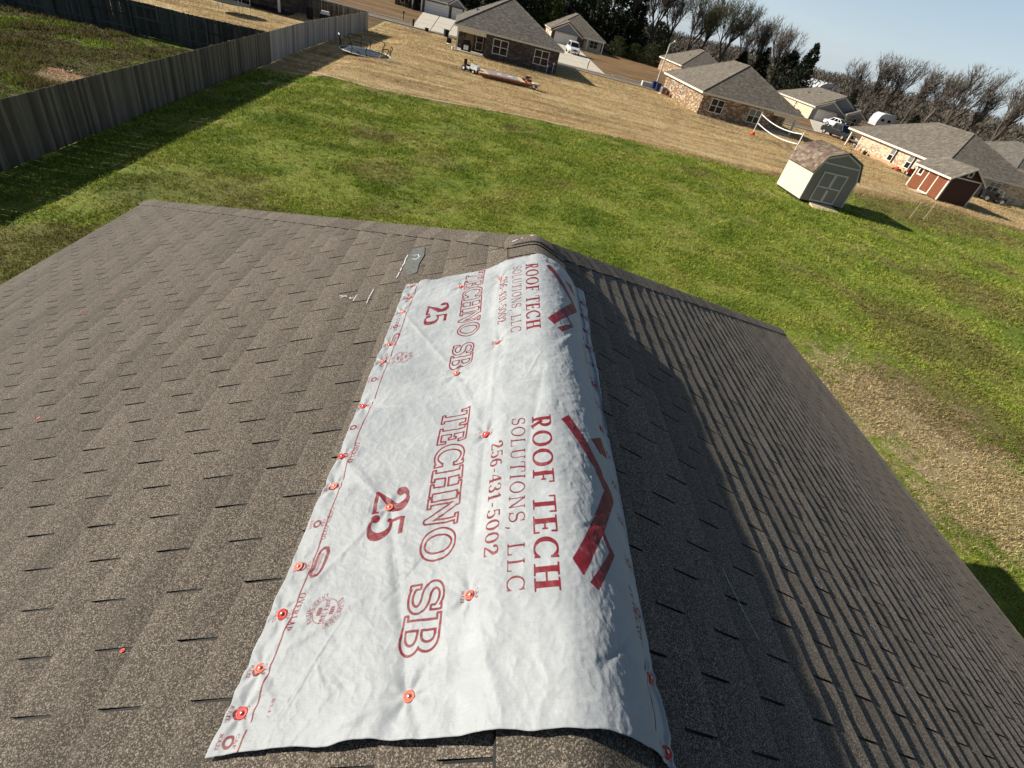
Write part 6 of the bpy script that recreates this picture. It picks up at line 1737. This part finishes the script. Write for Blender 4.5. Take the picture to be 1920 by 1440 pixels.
def conifer_meshes(seed, mat='cedar', wid=.27, n=420, ragged=.5, low=.06, blunt=.75):
    """unit evergreen 10 m tall: limbs ending in sprays of needle clumps, with gaps between the sprays"""
    r = random.Random(seed); tb = MB(); cr = Tri()
    tb.tube((0, 0, -.2), (0, 0, 9.2), .20, .03, 7)
    lob = [(r.uniform(0, 6.28), r.uniform(.6, 1.3)) for _ in range(9)]
    for i in range(n):
        t = r.random() ** 1.15; z = 10 * (low + (1 - low) * t)
        a = r.uniform(0, 6.28)
        R_ = 10 * wid * (1 - t) ** blunt * (1 - .25 * max(0, .2 - t) / .2)
        la = lob[int(t * 8.99)]; R_ *= 1 + ragged * .45 * math.cos(a - la[0]) * la[1] + r.uniform(-ragged, ragged) * .35
        R_ = max(R_, .15)
        tip = Vector((math.cos(a) * R_, math.sin(a) * R_, z + R_ * r.uniform(-.05, .45)))
        base = Vector((0, 0, z - .3 * R_))
        if i % 7 == 0: tb.tube(base, base.lerp(tip, .8), .035, .012, 4, cap=False)
        for j in range(13):
            f = r.uniform(.45, 1.02); p = base.lerp(tip, f) + rv(r, .30 * (1.1 - .5 * t))
            s = r.uniform(.14, .34); d = ((tip - base).normalized() * .6 + rv(r, .8) + Vector((0, 0, .45))).normalized()
            w = d.cross(rv(r)).normalized() * s * .45
            cr.tri(p - w, p + w, p + d * s * 1.5, r.random())
    for j in range(26):
        p = Vector((r.uniform(-.12, .12), r.uniform(-.12, .12), 10 - r.random() * 1.3)); d = (Vector((0, 0, 1)) + rv(r, .5)).normalized(); w = d.cross(rv(r)).normalized() * .10; cr.tri(p - w, p + w, p + d * .4, r.random())
    return tb.mesh('trunk', M['bark_dark']), cr.mesh('crown', M[mat])

BARE = [bare_tree_meshes(s, 0, .40) for s in (3, 8, 14, 21, 30)]
LEAFY = [bare_tree_meshes(s, 6, .42, 'bark', 'spring') for s in (5, 12)]
CEDAR = [conifer_meshes(s, 'cedar', .27, 430) for s in (1, 2, 3)] + [conifer_meshes(9, 'cedar', .36, 460, .9, .03, .6)]
YELLOW = [conifer_meshes(4, 'conifer', .24, 380, .4)]
GREEN = [conifer_meshes(6, 'shrub', .48, 420, .8, .02, .42)]
WOODG = 'trees along the far side of the houses'
def tree(name, meshes, az, D, H, label, wide=1.0, rot=0.0, group=WOODG, x=None, y=None):
    a = math.radians(az)
    X_, Y_ = (CAM.x + D * math.sin(a), D * math.cos(a)) if x is None else (x, y)
    o = thing(name, label, 'tree', (X_, Y_, zgf(X_, Y_) - .05), rot, group)
    if name in ('bare_tree', 'budding_tree'): H *= 1.2
    s = H / 10.0; o.scale = (s * wide, s * wide, s)
    link('trunk', meshes[0], o); link('crown', meshes[1], o)
    return o
# (kind, azimuth, distance, height, width, label)
TREES = [
 ('c0', -4.5, 150, 15, 1.1, 'dark cedar above the two-garage house roof at the top edge'),
 ('c3', -2.2, 158, 17, 1.1, 'dark cedar filling the gap left of the dark brick roof'),
 ('c1', -.2, 152, 17, 1.2, 'dark cedar directly above the dark brick house ridge'),
 ('c2', 1.7, 150, 16, 1.2, 'dark cedar just right of the dark brick house ridge'),
 ('y0', 3.6, 149, 13.2, 1.1, 'sunlit yellow green conifer behind the SUV garage house'),
 ('c3', 5.1, 158, 16, 1.15, 'dark cedar right of the yellow green conifer'),
 ('c0', 6.5, 165, 17, 1.2, 'dark cedar above the SUV garage house right hip'),
 ('b0', 7.6, 160, 17, .8, 'bare thin tree in the sky gap between two dark cedars'),
 ('c1', 9.0, 152, 18, 1.35, 'tallest dark cedar just right of the sky gap'),
 ('c2', 11.3, 153, 13.4, 1.25, 'broad dark cedar overhanging the low cabin'),
 ('b1', 10.2, 150, 18, 1.0, 'leaning bare tree left of the broad dark cedar'),
 ('g0', 13.6, 156, 8.5, 1.2, 'olive green bushy evergreen just left of street light top'),
 ('b2', 13.4, 152, 18, 1.05, 'tall bare tree rising out of the olive bushy evergreen'),
 ('b3', 14.7, 158, 16, 1.0, 'bare tree with many upright limbs right of the street light'),
 ('l0', 16.2, 150, 14.4, 1.15, 'budding green tree left of a pair above the brown brick roof'),
 ('b4', 17.6, 154, 14, 1.0, 'bare forked tree between the two budding green trees'),
 ('l1', 19.5, 148, 15.0, 1.15, 'rounded budding green tree above the speckled brick ridge'),
 ('b0', 21.3, 156, 12.8, 1.0, 'bare grey tree right of the rounded budding tree'),
 ('b1', 22.9, 150, 13.0, 1.0, 'bare fan-shaped tree over the dark low cedars'),
 ('b2', 24.7, 146, 13.2, 1.05, 'outermost bare tree before the open sky, beside ragged cedar'),
 ('c0', 21.4, 152, 7.2, 1.5, 'low dark cedar behind the speckled brick hip, leftmost of row'),
 ('c1', 23.2, 150, 9.0, 1.2, 'low dark cedar beneath the bare fan-shaped tree'),
 ('c3', 25.3, 146, 9.6, 1.25, 'broad black green cedar left of the ragged pointed one'),
 ('c2', 26.7, 143, 11.8, 1.0, 'ragged pointed cedar standing against open sky'),
 ('b3', 31.0, 162, 10.4, 1.0, 'small bare tree over the gabled house right slope'),
 ('b4', 32.7, 158, 12.2, 1.05, 'bare tree with brush-like top left of the camper'),
 ('b0', 34.0, 160, 12.6, 1.05, 'bare brush-like tree directly above the camper'),
 ('b1', 35.6, 155, 12.2, 1.1, 'wide bare tree above the stone house left ridge end'),
 ('b2', 36.8, 152, 12.9, 1.05, 'bare tree with parallel upright limbs above the stone ridge'),
 ('b3', 38.3, 148, 13.6, 1.05, 'tallest bare twin-trunked tree above the stone house hip'),
 ('b4', 40.0, 150, 11.6, 1.0, 'bare tree second from the right picture edge'),
 ('b0', 41.6, 140, 12.7, 1.15, 'pale bare tree at the right picture edge'),
 ('b1', 43.6, 142, 13, 1.1, 'bare tree half out of the right picture edge'),
 ('c0', 31.3, 165, 6.0, 1.0, 'small dark cedar beside the white metal roofed shed'),
 ('c1', 36.4, 158, 4.6, 1.8, 'squat dark cedar behind the stone house ridge'),
 ('c2', 39.0, 150, 4.2, 1.8, 'squat dark cedar right of the stone house ridge'),
]
KIND = {'c': ('cedar_tree', CEDAR), 'b': ('bare_tree', BARE), 'l': ('budding_tree', LEAFY), 'y': ('conifer_tree', YELLOW), 'g': ('bushy_evergreen', GREEN)}
for i, (kd, az, D, H, wd, lab) in enumerate(TREES):
    nm, ms = KIND[kd[0]]
    tree(nm, ms[int(kd[1])], az, D, H, lab, wd, (i * 1.7) % 6.28)
# hedge line at the foot of the trees
for i, (az, D, H, wd, lab) in enumerate(((7.2, 150, 3.4, 1.3, 'dark shrub at the foot of the cedars right of the SUV house'), (8.6, 147, 3.0, 1.5, 'dark shrub at the left end of the hedge, next to pale trunks'),
        (10.3, 145, 3.8, 1.4, 'dark green shrub in front of the low cabin left half'), (12.0, 146, 3.3, 1.5, 'dark green shrub in front of the low cabin right half'),
        (13.6, 145, 4.2, 1.5, 'tall hedge shrub directly behind the street light pole'), (15.3, 147, 3.6, 1.5, 'hedge shrub above the eave of the half hidden brick house'), (17.2, 149, 3.9, 1.6, 'last hedge shrub before the ridge of the half hidden house'))):
    tree('hedge_shrub', GREEN[0], az, D, H, lab, wd, i * 1.1, 'shrubs in the hedge row')
for i, (az, D, H) in enumerate(((-6, 150, 15), (-8, 155, 14), (-11, 160, 15), (46, 150, 13), (48.5, 155, 12))):
    tree('bare_tree' if i % 2 else 'cedar_tree', (BARE if i % 2 else CEDAR)[i % 3], az, D, H, ('dark cedar outside the frame beyond the left houses', 'bare tree outside the frame beyond the left houses', 'dark cedar farthest outside the frame at left', 'bare tree outside the frame beyond the right edge', 'dark cedar outside the frame beyond the right edge')[i], 1.1, i)
# foundation shrubs
o = thing('foundation_shrub', 'low dark shrubs by the porch of the two-garage house', 'shrub', (-19.6, 119.4, 0)); o.scale = (.28, .14, .10); link('trunk', GREEN[0][0], o); link('crown', GREEN[0][1], o)

# far wood: one brown grey mass on a rise
n = 64000
az = np.radians(RNG.uniform(8, 58, n)); D = RNG.uniform(185, 380, n)
X_ = CAM.x + D * np.sin(az); Y_ = D * np.cos(az)
hill = lambda x, y: 2.2 * ss(190, 330, np.hypot(x, y))
top = 5.6 * (1 + .22 * fbm(X_ / 14, Y_ / 14, 3, 61)) * (.9 + .22 * ss(14, 30, np.degrees(az)) - .10 * ss(40, 50, np.degrees(az)))
Z = hill(X_, Y_) + top * RNG.uniform(.02, 1, n) ** .8
L_ = RNG.uniform(.5, 1.3, n); ang = RNG.uniform(0, 6.28, n); lean = RNG.normal(0, .7, (n, 2)); wdt = RNG.uniform(.08, .34, n)
c = np.stack([X_, Y_, Z], 1); sd = np.stack([np.cos(ang) * wdt, np.sin(ang) * wdt, 0 * ang], 1); tp = np.stack([lean[:, 0], lean[:, 1], L_], 1)
V = np.stack([c - sd, c + sd, c + tp], 1).reshape(-1, 3)
rn = np.clip(.5 + .35 * fbm(X_ / 9, Y_ / 9, 2, 77) + RNG.uniform(-.3, .3, n), 0, 1)
o = link('far_wood', np_mesh('far_wood', V, np.arange(3 * n).reshape(-1, 3), M['wood'], False, {'rnd': np.repeat(rn, 3)}))
tag(o, 'brown grey leafless woodland beyond the last houses', None, None, 'stuff')
A_ = np.radians(np.linspace(-30, 75, 120)); Dv = np.array([180, 220, 260, 300, 340, 390, 460, 700])
AA, DD = np.meshgrid(A_, Dv); HX, HY = CAM.x + DD * np.sin(AA), DD * np.cos(AA)
HZ = hill(HX, HY) + 4.5 * ss(200, 340, DD) * (1 + .12 * fbm(HX / 20, HY / 20, 3, 66)) * (1 - ss(500, 700, DD)) - .25
idx = np.arange(HX.size).reshape(HX.shape)
o = link('hill', np_mesh('hill', np.stack([HX.ravel(), HY.ravel(), HZ.ravel()], 1), np.stack([idx[:-1, :-1].ravel(), idx[:-1, 1:].ravel(), idx[1:, 1:].ravel(), idx[1:, :-1].ravel()], 1), M['wood'], True, {'rnd': np.full(HX.size, .3)}))
tag(o, None, None, None, 'structure')

# ------------------------------------------------------------------ grass blades
def visible(x, y, z=0.0, m=340):
    d = np.stack([x - CAM.x, y - CAM.y, np.full(x.shape, z - CAM.z)], 0)
    v = _RR @ d
    u, w = v[0] / np.maximum(v[2], .01) * 943.25, v[1] / np.maximum(v[2], .01) * 943.25
    return (v[2] > .2) & (np.abs(u) < 960 + m) & (np.abs(w) < 720 + m)
def blades(name, x, y, hgt, wid, mat, label, off=0.0, per=3, lean=.5, cluster=.04):
    n = len(x); x = np.repeat(x, per) + RNG.normal(0, cluster, n * per); y = np.repeat(y, per) + RNG.normal(0, cluster, n * per)
    h = np.repeat(hgt, per) * RNG.uniform(.6, 1.25, n * per); w = np.repeat(wid, per) * RNG.uniform(.7, 1.3, n * per)
    a = RNG.uniform(0, 6.28, n * per); l = RNG.normal(0, lean, (n * per, 2)) * h[:, None]
    z = zg(x, y) + off
    c = np.stack([x, y, z], 1); sd = np.stack([np.cos(a) * w, np.sin(a) * w, 0 * a], 1); tp = np.stack([l[:, 0], l[:, 1], h], 1)
    V = np.stack([c - sd, c + sd, c + tp], 1).reshape(-1, 3)
    r = np.repeat(RNG.uniform(0, 1, n * per), 3)
    o = link(name, np_mesh(name, V, np.arange(len(V)).reshape(-1, 3), mat, False, {'rnd': r}))
    return tag(o, label, None, None, 'stuff')
def scatter(n, x0, x1, y0, y1, dens):
    """random points with probability dens(x, y) inside the view"""
    xs, ys = [], []
    got = 0
    for _ in range(60):
        x = RNG.uniform(x0, x1, n); y = RNG.uniform(y0, y1, n)
        k_ = visible(x, y) & (RNG.uniform(0, 1, n) < dens(x, y))
        xs.append(x[k_]); ys.append(y[k_]); got += k_.sum()
        if got >= n: break
    return np.concatenate(xs)[:n], np.concatenate(ys)[:n]
dist = lambda x, y: np.sqrt((x - CAM.x) ** 2 + y ** 2 + 49)
ld = lambda x, y: np.clip(260 / dist(x, y) ** 2, 0, 1) * (y < lawn_far(x) + .3 * noise2(x * 1.3, x * 0, 3)) * (x > fence_x(y) + .05) * (.25 + .75 * ss(-.5, .4, fbm(x * .7, y * .7, 3, 13))) * ~((np.abs(x) < 4.3) & (y < 6.6))
x, y = scatter(155000, -16, 60, -3, 46, ld)
s = np.clip(dist(x, y) / 14, .8, 2.6)
blades('lawn_grass', x, y, .047 * s, .0088 * s, M['lawn_blade'], 'green lawn grass with brown and yellow patches', per=4, lean=.75, cluster=.05)
# scattered darker tufts and clover clumps standing above the mown turf
x, y = scatter(520, -14, 45, 4, 42, lambda x, y: np.clip(200 / dist(x, y) ** 2, 0, 1) * (y < lawn_far(x) - .5) * (x > fence_x(y) + .4) * ss(-.2, .5, fbm(x * .22, y * .22, 3, 33)))
x, y = np.repeat(x, 10) + RNG.normal(0, .07, len(x) * 10), np.repeat(y, 10) + RNG.normal(0, .07, len(y) * 10)
blades('turf_tufts', x, y, np.full(len(x), .085), np.full(len(x), .013), M['lawn_blade'], 'coarse darker tufts standing above the mown lawn', per=3, lean=.5, cluster=.03)
# rank edge of taller grass where the mown lots meet
x = RNG.uniform(-12, 60, 9000); y = lawn_far(x) + RNG.normal(.25, .45, 9000)
blades('rank_grass_edge', x, y, RNG.uniform(.10, .26, 9000) * ss(8, 24, x) + .05, np.full(9000, .02), M['dry_blade'], 'strip of taller dead grass where the lawns meet', per=4, lean=.5, cluster=.09)
dd = lambda x, y: np.clip(1800 / dist(x, y) ** 2, 0, 1) * (y > lawn_far(x)) * (x > fence_x(y) + .1) * (.3 + .7 * ss(-.4, .4, fbm(x * .15, y * .9, 3, 19)))
x, y = scatter(70000, -17, 110, 38, 84, dd)
s = np.clip(dist(x, y) / 40, .9, 2.0)
blades('dormant_grass', x, y, .065 * s, .015 * s, M['dry_blade'], 'straw coloured dormant grass of the next lots', per=3, lean=.7, cluster=.10)
x, y = scatter(22000, -60, -15.8, 41, 73, lambda x, y: np.clip(1500 / dist(x, y) ** 2, 0, 1) * (x < fence_x(y) - .2) * (.3 + .7 * ss(-.4, .4, fbm(x * .3, y * .5, 3, 27))))
blades('dormant_grass', x, y, np.full(len(x), .10), np.full(len(x), .024), M['dry_blade'], 'straw coloured grass in the yard beyond the dark fence', per=3, lean=.7, cluster=.10)
yd = lambda x, y: np.clip(500 / dist(x, y) ** 2, 0, 1) * (x < fence_x(y) - .1) * (y < 38.5) * (.35 + .65 * ss(-.3, .3, fbm(x * .35, y * .35, 4, 23)))
x, y = scatter(26000, -60, -14, 9, 39, yd)
s = np.clip(dist(x, y) / 22, .8, 1.8)
blades('weedy_grass', x, y, .07 * s * (.5 + 1.2 * ss(-.1, .6, fbm(x * .4, y * .4, 3, 29))), .018 * s, M['yard_blade'], 'weedy tufts on the muddy yard behind the fence', per=4, lean=.6, cluster=.10)
# straw mulch on the bare clay behind the fence
n = 6500; x = RNG.normal(-21.0, 2.2, n); y = 26.2 + RNG.normal(0, .55, n) - .05 * (x + 21)
k_ = x < -15.6
blades('straw_mulch', x[k_], y[k_], np.full(k_.sum(), .06), np.full(k_.sum(), .035), M['straw'], 'pale straw mulch scattered over red clay', per=2, lean=2.2, cluster=.05)
